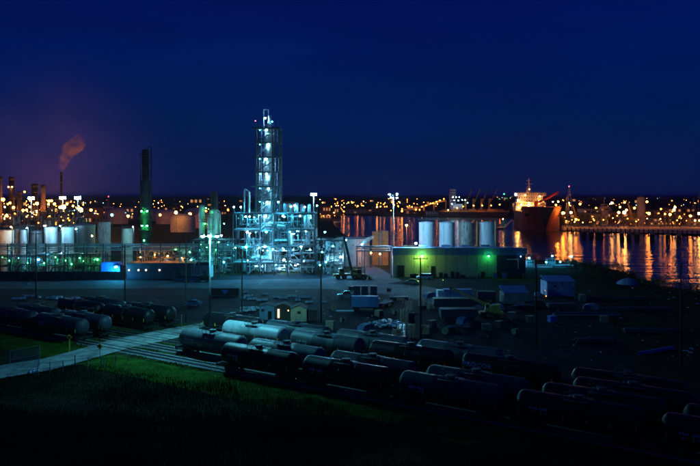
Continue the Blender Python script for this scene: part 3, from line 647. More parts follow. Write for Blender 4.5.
# distillation tower
TY = 234; tx = PX(267, TY)
tw = thing('distillation_tower', 'tall narrow steel lattice tower glowing cyan, highest structure in the picture', 'tower', (tx, TY, 0))
W2 = PX(279.5, TY) - tx; W1 = PX(256, TY) - tx; DD = 6.5
tv = [127.5, 142, 156.5, 171.5, 186, 199.5, 213, 229.5, 246, 262]
tz = sorted([PZ(v, TY) for v in tv])
vx = PX(267, TY) - tx
for x in (W1, (W1 + W2) * .5 + 1.6, W2):
    for y in (0, DD): prod('column', tw, (x, y, 0), (x, y, tz[-1]), .22, steel_d, sq=True)
for i, z in enumerate(tz):
    for y in (0, DD): prod('beam', tw, (W1, y, z - .15), (W2, y, z - .15), .17, steel_d, sq=True)
    for x in (W1, W2): prod('beam', tw, (x, 0, z - .15), (x, DD, z - .15), .15, steel_d, sq=True)
    ov = -1.6 if i % 2 else 0
    pbox('platform', tw, ((W1 + W2 + ov) / 2, .85, z + .03), (W2 - W1 - ov, 1.7, .05), grate); prod('toe_beam', tw, (W1 + ov, -.12, z - .2), (W2 + .3, -.12, z - .2), .26, steel_d, sq=True); prod('brace', tw, (W1, -.05, z), (W2, -.05, tz[min(i + 1, len(tz) - 1)] - .3), .13, steel_d, sq=True) if i % 2 == 0 else None; pbox('platform', tw, ((W1 + W2) / 2, DD - .8, z + .03), (W2 - W1, 1.6, .05), grate)
    railing(tw, W1 + ov, W2, -.1, z + .05); railing(tw, W1, W2, DD + .1, z + .05)
    if i < len(tz) - 1:
        z2 = tz[i + 1]
        if i % 2: stair(tw, (W1 + .4, -.5, z), (W2 - 2.5, -.5, z2))
        prod('brace', tw, (W1, DD, z), (W2, DD, z2), .09, steel_d)
        prod('brace', tw, (W2, 0, z), (vx + 2.2, 0, z2 - .3), .08, steel_d); prod('brace', tw, (W1, 0, z2 - .3), (W1, DD, z), .08, steel_d)
        prod('brace', tw, (W2, 0, z2 - .3), (W2, DD, z), .08, steel_d)
        for _ in range(7):
            x = R.uniform(W1 + .5, W2 - .5); y = R.choice((R.uniform(.4, 1.2), R.uniform(4.5, 6))); prod('pipe', tw, (x, y, z + .1), (x, y, z2), R.choice((.07, .1, .16)), R.choice((pipe_m, steel, pipe_w)))
        for _ in range(3):
            x = R.uniform(W1 + .5, 0); zz = R.uniform(z + .8, z2 - .8); prod('pipe', tw, (x, .6, zz), (x + R.uniform(1, 4), .6, zz), R.choice((.07, .1)), pipe_m)
        pbox('instrument_box', tw, (R.uniform(W1 + .6, W2 - .6), .3, z + 1.2), (.7, .4, 1.3), steel)
    if i >= 3:
        wall_light(tw, (vx + R.uniform(-.6, .8), -.1 if i % 2 else .5, z - .9), 'white', (150, 70, 190, 95)[i % 4], .26)
        wall_light(tw, (W1 + 1.2, .9, z - .8), 'teal', 9, .16)
vessel(tw, vx, 3.2, 0, tz[-1] + .5, 1.45, mid_steel, 'fractionating_column', True, 24)
prod('downcomer_pipe', tw, (vx + 2.4, 2.6, 20), (vx + 2.4, 2.6, tz[-1] - .4), .26, steel_d, 10)
prod('downcomer_pipe', tw, (vx - 2.2, 2.2, 20), (vx - 2.2, 2.2, tz[-1] - .4), .18, steel, 10)
zt = tz[-1]; zv = PZ(108.5, TY)
vessel(tw, vx + .5, 3, zt, zv - 2.0, .62, alum, 'overhead_drum', True, 14)
prod('vent_pipe', tw, (vx - 1.5, 3, zt), (vx - 1.5, 3, zv), .16, pipe_w, 8); prod('vent_pipe', tw, (vx - 1.5, 3, zv), (vx + .1, 3, zv), .16, pipe_w, 8); prod('vent_pipe', tw, (vx + .1, 3, zv), (vx + .1, 3, zv - 3), .16, pipe_w, 8)
railing(tw, vx - 1.4, vx + 2.2, 1.6, zt + .1); pbox('platform', tw, (vx + .4, 2.5, zt + 1.1), (3.2, 2.4, .06), grate)
wall_light(tw, (vx - .8, 1.6, zt + 3.4), 'white', 90, .25); wall_light(tw, (vx + 1.6, 1.6, zt + 2.2), 'teal', 30, .2); wall_light(tw, (W1 - .2, 0, zt + 2.3), 'red', 4, .15)
for dx in (W1 + .2, W1 + 1.4, W2 - .5, W2 - 2): prod('antenna', tw, (dx, 0, zt), (dx, 0, zt + R.uniform(1.5, 3)), .05, steel_d, 5)

# dark column at left
cy = 300; cxm = PX(145.5, cy)
dc = thing('dark_column', 'tall dark column with a curved overhead pipe and two green lights, left of centre', 'column', (cxm, cy, 0))
zc = PZ(149, cy)
vessel(dc, 0, 0, 0, zc, 1.55, blackr, 'column_shell', True, 18)
vessel(dc, 0, 0, 0, PZ(180, cy), 2.05, mat('dark_insulated_shell', (.06, .075, .08), .6), 'lower_shell', True, 18)
b = MB(); b.path([(1.0 + .2, -.3, zc - 1), (1.3, -.3, zc + .6), (1.9, -.3, zc + 1.1), (2.5, -.3, zc + .6), (2.6, -.3, zc - 1), (2.6, -.3, 8)], .26, 8); b.build('overhead_pipe', steel_d, dc)
for v in (156, 168, 180, 196, 208, 219, 230):
    z = PZ(v, cy); MB().rod((0, 0, z), (0, 0, z + .1), 2.9, n=14).build('platform', grate, dc)
    rb = MB()
    for k in range(12):
        a = 2 * math.pi * k / 12; a2 = 2 * math.pi * (k + 1) / 12
        rb.rod((2.85 * math.cos(a), 2.85 * math.sin(a), z), (2.85 * math.cos(a), 2.85 * math.sin(a), z + 1.1), .04, n=4); rb.rod((2.85 * math.cos(a), 2.85 * math.sin(a), z + 1.1), (2.85 * math.cos(a2), 2.85 * math.sin(a2), z + 1.1), .04, n=4)
    rb.build('railing', steel_d, dc)
MB().rod((-1.9, -.8, 0), (-1.9, -.8, zc - 2), .12, n=6).rod((-2.2, .2, 0), (-2.2, .2, PZ(175, cy)), .25, n=8).build('riser_pipe', steel_d, dc)
for u, v, k, s in [(143.6, 211, 'green', 45), (149, 211, 'green', 25), (144, 225.5, 'green', 30), (149, 225.5, 'green', 50), (146, 240, 'green', 12)]: wall_light(dc, (PX(u, cy) - cxm, -2.9, PZ(v, cy)), k, s, .34)

# green lit column and dark stack at 218
gy = 262
def col_simple(u, v_top, Y, r, m, label, cat='column', name='process_column', rings=()):
    t = thing(name, label, cat, (PX(u, Y), Y, 0)); z = PZ(v_top, Y)
    vessel(t, 0, 0, 0, z, r, m, 'shell', True, 18)
    for v in rings:
        z = PZ(v, Y); rb = MB().rod((0, 0, z), (0, 0, z + .1), r + .9, n=14)
        rb.build('platform', grate, t)
        rr = MB()
        for k in range(10):
            a, a2 = 2 * math.pi * k / 10, 2 * math.pi * (k + 1) / 10; q = r + .85
            rr.rod((q * math.cos(a), q * math.sin(a), z), (q * math.cos(a), q * math.sin(a), z + 1.1), .04, n=4); rr.rod((q * math.cos(a), q * math.sin(a), z + 1.1), (q * math.cos(a2), q * math.sin(a2), z + 1.1), .04, n=4)
        rr.build('railing', steel_d, t)
    return t
c1 = col_simple(202, 204.5, gy, 1.1, alum, 'slim pale green-lit column left of the green column with the dark top', rings=(206, 222))
c2 = col_simple(214.5, 191, gy + 2, 1.25, blackr, 'dark stack standing in a green-lit column just above the three-lamp post', 'stack', 'stack', (208,))
vessel(c2, 0, -.6, 0, PZ(209, gy), 1.9, alum, 'lower_shell', True, 18)
MB().path([(2.4, -1.8, 3), (2.4, -1.8, PZ(213, gy)), (1.6, -1.8, PZ(211, gy)), (.4, -1.8, PZ(211, gy)), (-.6, -1.8, PZ(213.5, gy)), (-.6, -1.8, 4)], .42, 8).build('bypass_pipe', pipe_m, c2)
c3 = col_simple(209.5, 216, gy - 2, .9, alum, 'short grey column between the two green-lit columns', rings=(217, 229))
for dx, dy, z, k, s in [(-2.4, -4.5, 22, 'green', 30), (2.5, -4.5, 9, 'green', 50), (4.4, -3.5, 16, 'green', 40)]: wall_light(c2, (dx, dy, z), k, s * 1.0, .2)
wall_light(c1, (.2, -2.2, 8), 'green', 40, .2); wall_light(c1, (1.6, -2.2, 16), 'green', 30, .2)
far_lamp(221.3, 235.5, 'white', 170, .3, 235, 'white lamp on a thin pole between the green column and the steel works')

# secondary plant units, left and middle
def lit_unit(label, u0, u1, Y, v_top, n, seed, lights, cols=5, D=9, ves=2, mats=(pipe_m, pipe_w, steel), pip=10):
    zt = PZ(v_top, Y); lv = [zt * (k + 1) / n for k in range(n)]
    t, cx = process_unit('process_unit', label, 'process plant', u0, u1, Y, Y + D, lv, cols, 2, seed, pip, ves, mats)
    for u, v, k, s, r in lights: wall_light(t, (PX(u, Y) - cx, -.4, PZ(v, Y)), k, s, r)
    return t
lit_unit('low pipe-filled unit lit orange behind the dark blue building', 137, 190, 226, 247, 3, 31, [(147, 263, 'warm', 150, .3), (141, 257, 'amber', 70, .22), (155, 255, 'amber', 90, .22), (168, 256, 'amber', 80, .22), (182, 258, 'amber', 60, .2), (190, 252, 'green', 30, .2), (176, 249.5, 'green', 14, .2), (160, 262, 'warm', 90, .2), (174, 262, 'amber', 70, .2)], 7, 8, 3, (pipe_w, cream, pipe_m), 20)
lit_unit('pipe unit lit teal and green between the orange unit and the steel works', 192, 231, 232, 240, 3, 32, [(190.5, 260, 'teal', 240, .3), (207, 247, 'green', 18, .2), (212, 262, 'green', 26, .2), (224, 262, 'teal', 50, .2), (200, 250, 'teal', 20, .2), (228, 244, 'teal', 40, .2), (216, 250, 'green', 26, .2)], 6, 8, 3)
lit_unit('pipe unit with cyan lights at the right end of the steel works', 316, 343, 229, 240, 3, 33, [(325, 232, 'teal', 70, .25), (341, 257, 'white', 300, .34), (322, 252, 'teal', 60, .22), (333, 246, 'teal', 36, .2), (326, 262, 'teal', 50, .2), (320, 265, 'teal', 40, .2)], 4, 8, 3)
lit_unit('green lit pipework under the pale tanks at far left', 0, 36, 228, 256, 2, 34, [(10, 260.5, 'green', 26, .13), (3, 257, 'green', 20, .1), (28, 263, 'green', 26, .12), (19, 258, 'teal', 10, .1)], 5, 7, 2, pip=8)
lit_unit('green lit pipework behind the dark wall with a bright cyan lamp', 37, 100, 227, 254, 2, 35, [(39, 259.5, 'teal', 90, .3), (44.5, 263, 'green', 70, .12), (56, 257, 'green', 90, .12), (66, 260.5, 'green', 40, .12), (80, 258, 'green', 50, .12), (84, 261, 'green', 40, .1), (98, 259.5, 'green', 60, .2), (48, 255, 'teal', 90, .12), (72, 264, 'green', 40, .1), (62, 253, 'white', 90, .1), (34, 250, 'white', 60, .1)], 8, 7, 3, pip=10)

# ------------------------------------------------------------------ tanks
def storage_tank(u, v_top, Y, r, m, label, roof='cone', cat='tank', group=None, name='storage_tank', v_seams=4, n=28):
    t = thing(name, label, cat, (PX(u, Y), Y, 0), 0, group); z = PZ(v_top, Y)
    b = MB(); b.lathe([(r, 0), (r, z)], n)
    for k in range(1, v_seams): b.lathe([(r, z * k / v_seams - .05), (r + .04, z * k / v_seams - .05), (r + .04, z * k / v_seams + .05), (r, z * k / v_seams + .05)], n, smooth=False)
    b.build('shell', m, t)
    if roof == 'cone': MB().lathe([(r + .12, z - .15), (r + .12, z + .02), (.3, z + r * .16), (.01, z + r * .17)], n).build('roof', m, t)
    elif roof == 'dome': MB().lathe([(r + .1, z - .2)] + [(r * math.cos(a), z + r * .45 * math.sin(a)) for a in [math.radians(x) for x in (0, 20, 40, 60, 75)]] + [(.01, z + r * .45)], n).build('roof', m, t)
    else: MB().lathe([(r, z - .02), (.01, z + .02)], n).build('roof', m, t)
    rb = MB(); k_ = 16
    for k in range(k_):
        a, a2 = 2 * math.pi * k / k_, 2 * math.pi * (k + 1) / k_
        rb.rod((r * math.cos(a), r * math.sin(a), z), (r * math.cos(a), r * math.sin(a), z + 1), .035, n=4, cap=False); rb.rod((r * math.cos(a), r * math.sin(a), z + 1), (r * math.cos(a2), r * math.sin(a2), z + 1), .035, n=4, cap=False)
    rb.build('railing', steel_d, t)
    ld = MB()
    for s in (-.25, .25): ld.rod((s - r * .5, -r * .9, 0), (s - r * .5, -r * .9, z + .8), .04, n=4)
    for k in range(int(z / .6)): ld.rod((-.25 - r * .5, -r * .9, k * .6), (.25 - r * .5, -r * .9, k * .6), .03, n=4)
    ld.build('ladder', steel_d, t)
    return t
silo_lab = ['leftmost of the four pale blue silos behind the green lit shed', 'second of the four pale blue silos from the left', 'streaked rusty stainless silo, third of four behind the shed', 'rightmost of the four blue silos, beside the orange lit pipe']
for u, m, l_ in zip((426.7, 447.0, 466.8, 487.0), (silo_m, silo_m, silo_s, silo_m), silo_lab):
    storage_tank(u, 222.5, 252, 2.85, m, l_, 'cone', 'silo', 'silos behind the shed', 'silo', 5)
for u, nm in ((477, 'tall thin pipe lit orange between the third and fourth silo'), (495.4, 'tall thin pipe lit orange at the right side of the fourth silo')):
    t = thing('vent_stack', nm, 'pipe', (PX(u, 250), 250, 0)); prod('pipe', t, (0, 0, 0), (0, 0, PZ(221, 250)), .28, ochre, 10); prod('cap', t, (0, 0, PZ(221, 250)), (0, 0, PZ(221, 250) + .3), .4, steel_d, 10); pbox('base', t, (0, 0, .2), (1, 1, .4), conc)
hs = thing('silo_head_house', 'dark walkway housing running across the tops of the silos', 'walkway', (PX(457, 256), 256, 0))
pbox('walkway', hs, (0, 1.6, PZ(221, 256) + .6), (29, 1.6, .3), steel_d)
for x in (-13, -6.2, 1.2, 8.6, 13.6): prod('post', hs, (x, 1.9, 0), (x, 1.9, PZ(221, 256) + .5), .25, steel_d, sq=True)
railing(hs, -14, 14, .9, PZ(221, 256) + .75)
tlx = [(4, 230, 238, 3.2, cream, 'flat', 'broad cream tank at the left edge of the plant'), (16.8, 229, 244, 1.1, tank_br, 'flat', 'slim brownish tank beside the cream one at far left'), (23.5, 230, 243, 1.2, alum, 'flat', 'slim pale blue tank right of the brownish one'),
       (36.5, 231, 247, 2.0, steel, 'cone', 'grey tank behind the dark pole at far left'), (51, 227.5, 242, 2.15, alum, 'cone', 'left one of two bright silvery tanks'), (67.5, 227.5, 242, 2.15, alum, 'cone', 'right one of two bright silvery tanks'),
       (59.5, 232, 250, 1.6, steel_d, 'flat', 'dark tank between the two bright silvery ones'), (127, 228.5, 262, 2.1, cream, 'flat', 'white tank in front of the tall dark column'), (104, 222, 255, 2.4, tank_br, 'flat', 'tall dark brown-grey tank right of the silvery ones'),
       (82, 225, 262, 4.8, steel, 'cone', 'wide dark tank behind the silvery ones'), (18, 226, 266, 6.5, steel_d, 'flat', 'very wide dark tank behind the cream tank')]
for u, v, Y, r, m, rf, l_ in tlx: storage_tank(u, v, Y, r, m, l_, rf)
# lamps that light the tank fronts
for u, v, Y, k, s, l_ in [(44, 226, 236, 'white', 130, 'white lamp over the left silvery tank'), (60, 226, 236, 'white', 160, 'white lamp between the silvery tanks'), (76, 229, 236, 'teal', 60, 'cyan lamp right of the silvery tanks'), (27, 228, 236, 'white', 50, 'white lamp over the slim pale tank'), (11, 227, 231, 'warm', 60, 'warm lamp over the cream tank'), (133, 227, 252, 'white', 90, 'white lamp over the white tank near the dark column'), (92, 236, 230, 'warm', 22, 'warm lamp by the yellow box at left')]:
    far_lamp(u, v, k, s * 22, .2, Y, l_)
# domed tanks beyond
for u, v, Y, r, l_ in [(183, 219, 500, 9, 'near domed tank lit orange left of the slim green-lit column'), (168, 215, 640, 11, 'wide domed tank lit orange in the distance'), (204, 217, 560, 8, 'domed tank half hidden behind the green columns'), (196, 213, 700, 12, 'far domed tank under the amber town lights'), (155, 213, 720, 10, 'small far domed tank just right of the dark column'), (118, 212.5, 640, 9, 'far flat tank left of the dark column')]:
    storage_tank(u, v, Y, r, cream, l_, 'dome', v_seams=3)
for u, v, Y, k, s, l_ in [(160, 215, 600, 'amber', 70, 'amber lamp left of the domed tanks'), (176, 212.5, 480, 'warm', 110, 'amber lamp over the near domed tank'), (190, 214, 520, 'amber', 130, 'amber lamp right of the near domed tank'), (128, 216, 560, 'amber', 130, 'amber lamp by the far flat tank'), (112, 215, 560, 'teal', 60, 'cyan lamp left of the far flat tank')]:
    far_lamp(u, v, k, s * 1.2, 1.1, Y, l_)

# stacks at far left
q9_ = random.Random(88)
def stack(u, v, Y, r, m, label, flare=1.0, rings=1):
    t = thing('stack', label, 'stack', (PX(u, Y), Y, 0), 0, 'stacks of the left refinery'); z = PZ(v, Y)
    MB().rod((0, 0, 0), (0, 0, z), r * 1.1, r * flare, n=18).build('flue', m, t); MB().rod((0, 0, z - 2), (0, 0, z + .1), r * flare * 1.05, n=18).rod((0, 0, z + .1), (0, 0, z + .12), r * flare * .9, n=18).build('cap', blackr, t)
    for k in range(rings):
        zz = z * (.84 - .2 * k); MB().rod((0, 0, zz), (0, 0, zz + .2), r * 1.55, n=16).build('platform', grate, t)
        rb = MB()
        for j in range(10):
            a, a2 = .628 * j, .628 * (j + 1); q = r * 1.5; rb.rod((q * math.cos(a), q * math.sin(a), zz), (q * math.cos(a), q * math.sin(a), zz + 1.2), .06, n=4); rb.rod((q * math.cos(a), q * math.sin(a), zz + 1.2), (q * math.cos(a2), q * math.sin(a2), zz + 1.2), .06, n=4)
        rb.build('railing', steel_d, t)
    return t
s1 = stack(11.7, 177, 430, 1.6, blackr, 'thick black stack with two small lamps near its ring, at far left', 1, 2)
for dx in (-.9, 1.3): wall_light(s1, (dx, -2.2, PZ(187, 430)), 'warm', 5, .5)
stack(.2, 176.5, 440, 1.1, tank_br, 'slim pale stack cut by the left edge')
stack(19.3, 191.5, 420, 1.2, blackr, 'short dark stack right of the thick black one')
stack(34.7, 184, 440, 1.5, blackr, 'black stack with a flared top', 1.35)
stack(43.2, 185, 430, 1.3, tank_br, 'brownish stack with a pale ring, right of the flared one', 1.05, 2)
stack(61.2, 172.3, 450, .75, blackr, 'thin tall stack with smoke drifting from its top')
for k in range(12):
    u = 2 + 6.9 * k; Yb = q9_.uniform(275, 325); zt9 = q9_.uniform(13.5, 19)
    t_u, cx_u = process_unit('refinery_unit', 'near refinery frame behind the tanks, %s from the left edge' % ['first', 'second', 'third', 'fourth', 'fifth', 'sixth', 'seventh', 'eighth', 'ninth', 'tenth', 'eleventh', 'twelfth'][k], 'process plant', u - 3.4, u + 3.4, Yb, Yb + 8, [zt9 * f for f in (.5, .78, 1)], 3, 2, 300 + k, 7, 2, (pipe_r, pipe_m, steel), 'near refinery frames at left', .5, False)
    for j in range(3): wall_light(t_u, (q9_.uniform(-1.3, 1.3), q9_.choice((-.4, 3)), zt9 * q9_.uniform(.62, 1.05)), q9_.choice(('amber', 'amber', 'warm')), q9_.choice((4, 7, 12)), q9_.uniform(.2, .34))
# dark process blocks of the refinery and the far works
q9 = random.Random(77)
for k in range(9):
    u = 3 + 9.2 * k; Yb = q9.uniform(330, 420)
    zt9 = q9.uniform(13, 20)
    process_unit('refinery_unit', 'dark amber-lit refinery frame, number %s from the left edge' % ['first', 'second', 'third', 'fourth', 'fifth', 'sixth', 'seventh', 'eighth', 'ninth'][k], 'process plant', u - 4.5, u + 4.5, Yb, Yb + 10, [zt9 * f for f in (.4, .7, 1)], 3, 2, 200 + k, 6, 2, (pipe_w, pipe_m, pipe_r), 'refinery frames at far left', .4, False)
ORD = ['first', 'second', 'third', 'fourth', 'fifth', 'sixth', 'seventh', 'eighth', 'ninth', 'tenth', 'eleventh', 'twelfth', 'thirteenth', 'fourteenth', 'fifteenth', 'sixteenth', 'seventeenth', 'eighteenth', 'nineteenth', 'twentieth']
# ------------------------------------------------------------------ green lit shed
SY = 224; sx0, sx1, sxm = PX(393.5, SY), PX(525.5, SY), PX(497, SY); zw = PZ(255, SY); zf = PZ(247.8, SY)
sh = thing('metal_shed', 'long low shed with blue fascia and green lit wall before the silos', 'shed', ((sx0 + sx1) / 2, SY, 0)); ox = (sx0 + sx1) / 2
edges = [PX(u, SY) for u in (393.5, 404, 414, 425, 436, 446, 457, 467, 477, 487, 497)]
for a, b_ in zip(edges[:-1], edges[1:]): pbox('wall_panel', sh, ((a + b_) / 2 - ox, .1, zw / 2), (b_ - a - .10, .12, zw - .02), siding)
for a in edges: pbox('wall_post', sh, (a - ox, .16, zw / 2), (.16, .12, zw - .06), steel_d)
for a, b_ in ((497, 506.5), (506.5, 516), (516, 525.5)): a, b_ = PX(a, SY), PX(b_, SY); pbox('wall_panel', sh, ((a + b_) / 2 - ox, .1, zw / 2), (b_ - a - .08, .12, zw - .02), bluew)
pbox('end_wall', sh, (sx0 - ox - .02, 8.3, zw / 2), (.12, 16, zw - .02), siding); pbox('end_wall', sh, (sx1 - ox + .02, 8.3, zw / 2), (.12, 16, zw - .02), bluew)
MB().prism([(-.55, zw), (-.55, zf), (17, zf - .9), (17, zw)], sx0 - ox - .4, sx1 - ox + .4).build('roof', fascia, sh)
# the prism runs along y: turn it so that it spans the shed
r_ = [o for o in sh.children if o.name.startswith('roof')][0]; me_ = r_.data
for v in me_.vertices: x, y, z = v.co; v.co = (y, x, z)
me_.flip_normals()
for k in range(14): x = sx0 - ox + (k + .5) * (sx1 - sx0) / 14; pbox('fascia_rib', sh, (x, -.57, (zw + zf) / 2), (.07, .05, zf - zw - .05), fascia)
for u in (425, 448, 468, 488): pbox('roof_vent', sh, (PX(u, SY) - ox, 5, zf + .35), (3, 1.6, .5), fascia)
d = MB().box((0, 0, 1.9), (2.3, .1, 3.8)).build('door', black, sh, (PX(401, SY) - ox, 0, 0)); pbox('handle', d, (.8, -.08, 1.2), (.1, .06, .3), steel)
d = MB().box((0, 0, 1.8), (1.35, .1, 3.6)).build('door', black, sh, (PX(433, SY) - ox, 0, 0)); pbox('handle', d, (.5, -.08, 1.1), (.1, .06, .3), steel)
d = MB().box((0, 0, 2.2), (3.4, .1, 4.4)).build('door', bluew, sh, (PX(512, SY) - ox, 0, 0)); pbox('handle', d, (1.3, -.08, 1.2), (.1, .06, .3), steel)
pl_ = MB().box((PX(512.5, SY) - ox, -.25, PZ(259.3, SY)), (3.7, .14, .28)); pl_.build('door_lintel', decal, sh)
for k in range(4): pbox('lit_strip', sh, (PX(518, SY) - ox, -.2, PZ(260.5 + 2.4 * k, SY)), (.28, .1, .62), decal)
pbox('sign', sh, (PX(500, SY) - ox, -.05, PZ(260, SY)), (2.6, .08, .2), steel_d)
wall_light(sh, (PX(421.5, SY) - ox, -1.3, zw - .35), 'lime', 135, .24); wall_light(sh, (PX(488, SY) - ox, -1.1, zw - .3), 'green', 32, .22); wall_light(sh, (PX(416.8, SY) - ox, 3, zf + 1.2), 'white', 900, .25); wall_light(sh, (PX(520, SY) - ox, -1.0, zw - .4), 'white', 5, .12)
# junk along the shed wall
jq = random.Random(5)
jl = ['pale drum against the green lit shed wall', 'dark crate against the green lit shed wall', 'pallet stack against the green lit shed wall', 'small machine cabinet against the green lit shed wall']
for k, u in enumerate((441, 446, 452.5, 458, 463, 469, 473, 478, 483, 495, 504.5, 524.5, 412, 416)):
    x = PX(u, SY - 3); hgt_ = jq.uniform(1.0, 2.3); ty = jq.randrange(3)
    where = ['left part', 'left part', 'left middle', 'middle', 'middle', 'right middle', 'right middle', 'right part', 'right part', 'dark right end', 'dark door', 'right corner', 'bright lamp', 'bright lamp'][k]
    if u in (495, 504.5, 524.5):
        t = thing('storage_bin', {495: 'pale blue bin at the right end of the green lit wall', 504.5: 'second pale blue bin, just left of the dark shed door', 524.5: 'yellow-green bin at the right corner of the shed'}[u], 'bin', (x, SY - 3, 0)); m_ = bluel if u != 524.5 else equip
        pbox('body', t, (0, 0, .9), (1.3, 1.1, 1.6), m_); pbox('lid', t, (0, 0, 1.74), (1.4, 1.2, .08), steel_d); pbox('foot', t, (0, 0, .05), (1.1, 1, .1), black)
    elif ty == 0:
        t = thing('drum', 'steel drum by the shed wall, near its %s' % where, 'drum', (x, SY - 2.4, 0), 0, 'gear along the shed wall')
        prod('barrel', t, (0, 0, 0), (0, 0, hgt_), .5, steel, 14)
        for z in (.05, hgt_ / 2, hgt_ - .05): prod('hoop', t, (0, 0, z - .03), (0, 0, z + .03), .53, steel_d, 14)
    elif ty == 1:
        t = thing('pallet_stack', 'dark pallet stack by the shed wall, near its %s' % where, 'pallet', (x, SY - 2.8, 0), jq.uniform(-.3, .3), 'gear along the shed wall')
        for j in range(int(hgt_ / .16)): pbox('pallet', t, (jq.uniform(-.05, .05), 0, .07 + .16 * j), (1.3, 1.1, .11), wood)
    else:
        t = thing('machine_cabinet', 'dark machine cabinet by the shed wall, near its %s' % where, 'cabinet', (x, SY - 2.6, 0), 0, 'gear along the shed wall')
        pbox('body', t, (0, 0, hgt_ / 2), (1.2, .9, hgt_), steel_d); pbox('door', t, (0, -.47, hgt_ / 2), (1.0, .04, hgt_ * .8), bluew); prod('exhaust', t, (.3, 0, hgt_), (.3, 0, hgt_ + .6), .08, steel)

# pipe bridge between the steel works and the shed
pb = thing('pipe_bridge', 'pipe bridge spanning the lit gate road left of the shed', 'pipe bridge', (PX(376, 222), 222, 0)); bx = PX(376, 222)
for z, r in ((PZ(246.5, 222), .26), (PZ(248.5, 222), .16), (PZ(251, 222), .22)): prod('pipe', pb, (PX(356, 222) - bx, R.uniform(0, .6), z), (PX(392, 222) - bx, R.uniform(0, .6), z), r, pipe_m)
for u in (357, 364.5, 391): prod('post', pb, (PX(u, 222) - bx, .3, 0), (PX(u, 222) - bx, .3, PZ(246, 222)), .16, steel, sq=True)
prod('brace', pb, (PX(357, 222) - bx, .3, 3), (PX(364.5, 222) - bx, .3, 9), .08, steel)
prod('pipe', pb, (PX(400, 236) - bx, 18, PZ(247, 236)), (PX(416, 236) - bx, 14, PZ(246, 236)), .3, pipe_r)

# amber lit brown bins behind the bridge
for u, vt, wd, nm in ((375.5, 231.5, 2.6, 'left brown hopper lit amber beyond the pipe bridge'), (380.3, 232.5, 1.4, 'narrow dark hopper between the two amber lit ones'), (385, 231, 2.4, 'right brown hopper lit amber beyond the pipe bridge')):
    Yh = 262; t = thing('hopper', nm, 'hopper', (PX(u, Yh), Yh, 0)); z = PZ(vt, Yh); m_ = brick if wd < 2 else rusty_o
    for k in range(4): pbox('bin_panel', t, (0, 0, z * (k + .5) / 4), (wd, 2.6, z / 4 - .06), m_)
    pbox('rim', t, (0, 0, z), (wd + .2, 2.8, .16), steel_d)
    for sx in (-.5, .5): prod('leg', t, (sx * wd, -1.35, 0), (sx * wd, -1.35, z), .1, steel_d, sq=True)
far_lamp(380, 254, 'amber', 1200, .22, 252, 'small amber lamp at the foot of the brown hoppers'); far_lamp(371, 253, 'amber', 800, .2, 250, 'small amber lamp left of the brown hoppers')
storage_tank(353, 238, 262, 6.5, mid_steel, 'wide low cyan-lit tank left of the brown hoppers', 'flat')
far_lamp(362, 244.5, 'teal', 900, .22, 240, 'cyan lamp under the drifting steam by the pipe bridge')
far_lamp(346, 240, 'teal', 600, .2, 246, 'cyan lamp in front of the wide low tank')

# mobile crane and loader near the gate road
def wheeled(t, xs, y, r, wd=.35):
    for x in xs:
        for s in (-1, 1): o = obj('wheel', None, t); bpy.data.objects.remove(o); MB().rod((x, s * y - wd / 2, r), (x, s * y + wd / 2, r), r, n=16).rod((x, s * y - wd / 2 - .02, r), (x, s * y + wd / 2 + .02, r), r * .5, n=10, mi=1).build('wheel', [rubber, equip], t)
mc = thing('mobile_crane', 'yellow mobile crane with a dark raised boom at the right foot of the steel works', 'crane', (PX(349, 219), 219, 0), .1)
wheeled(mc, (-3.6, -1.6, 1.6, 3.4), 1.25, .75)
MB().box((0, 0, 1.4), (9.4, 2.3, .6)).box((-4.9, 0, 1.2), (.5, 2.5, .8)).build('chassis', equip, mc); cb = MB().prism([(-.9, 1.7), (.9, 1.7), (.9, 3.0), (.5, 3.4), (-.9, 3.4)], -.8, .5).build('cab', equip, mc, (-2.4, -.3, 0)); MB().box((-2.3, -1.12, 2.8), (1.2, .04, .7)).build('window', glassm, mc)
MB().box((1.6, 0, 2.3), (2.2, 2.1, 1.2)).build('counterweight', equip, mc); tipx = PX(343, 219) - PX(349, 219)
prod('boom', mc, (.8, 0, 2.6), (tipx + .2, 0, PZ(236, 219)), .42, steel_d, sq=True); prod('hoist_rope', mc, (tipx + .1, 0, PZ(236, 219)), (tipx - .7, 0, 6), .05, cable, 5)
wl = thing('wheel_loader', 'yellow wheel loader beside the mobile crane, near the lit gate road', 'loader', (PX(360, 217), 217, 0), -.2)
wheeled(wl, (-1.4, 1.4), 1.0, .75); MB().prism([(-2.4, .8), (2.0, .8), (2.2, 1.8), (.2, 1.9), (-2.4, 2.1)], -.85, .85).build('body', equip, wl); MB().prism([(-.7, 1.9), (.6, 1.9), (.5, 3.2), (-.6, 3.2)], -.7, .7).build('cab', glassm, wl); MB().prism([(2.9, .2), (4.0, .15), (3.4, 1.3), (2.8, 1.2)], -1.3, 1.3).build('bucket', steel_d, wl); MB().box((2.4, .5, 1.2), (1.6, .18, .22)).box((2.4, -.5, 1.2), (1.6, .18, .22)).build('lift_arm', equip, wl)

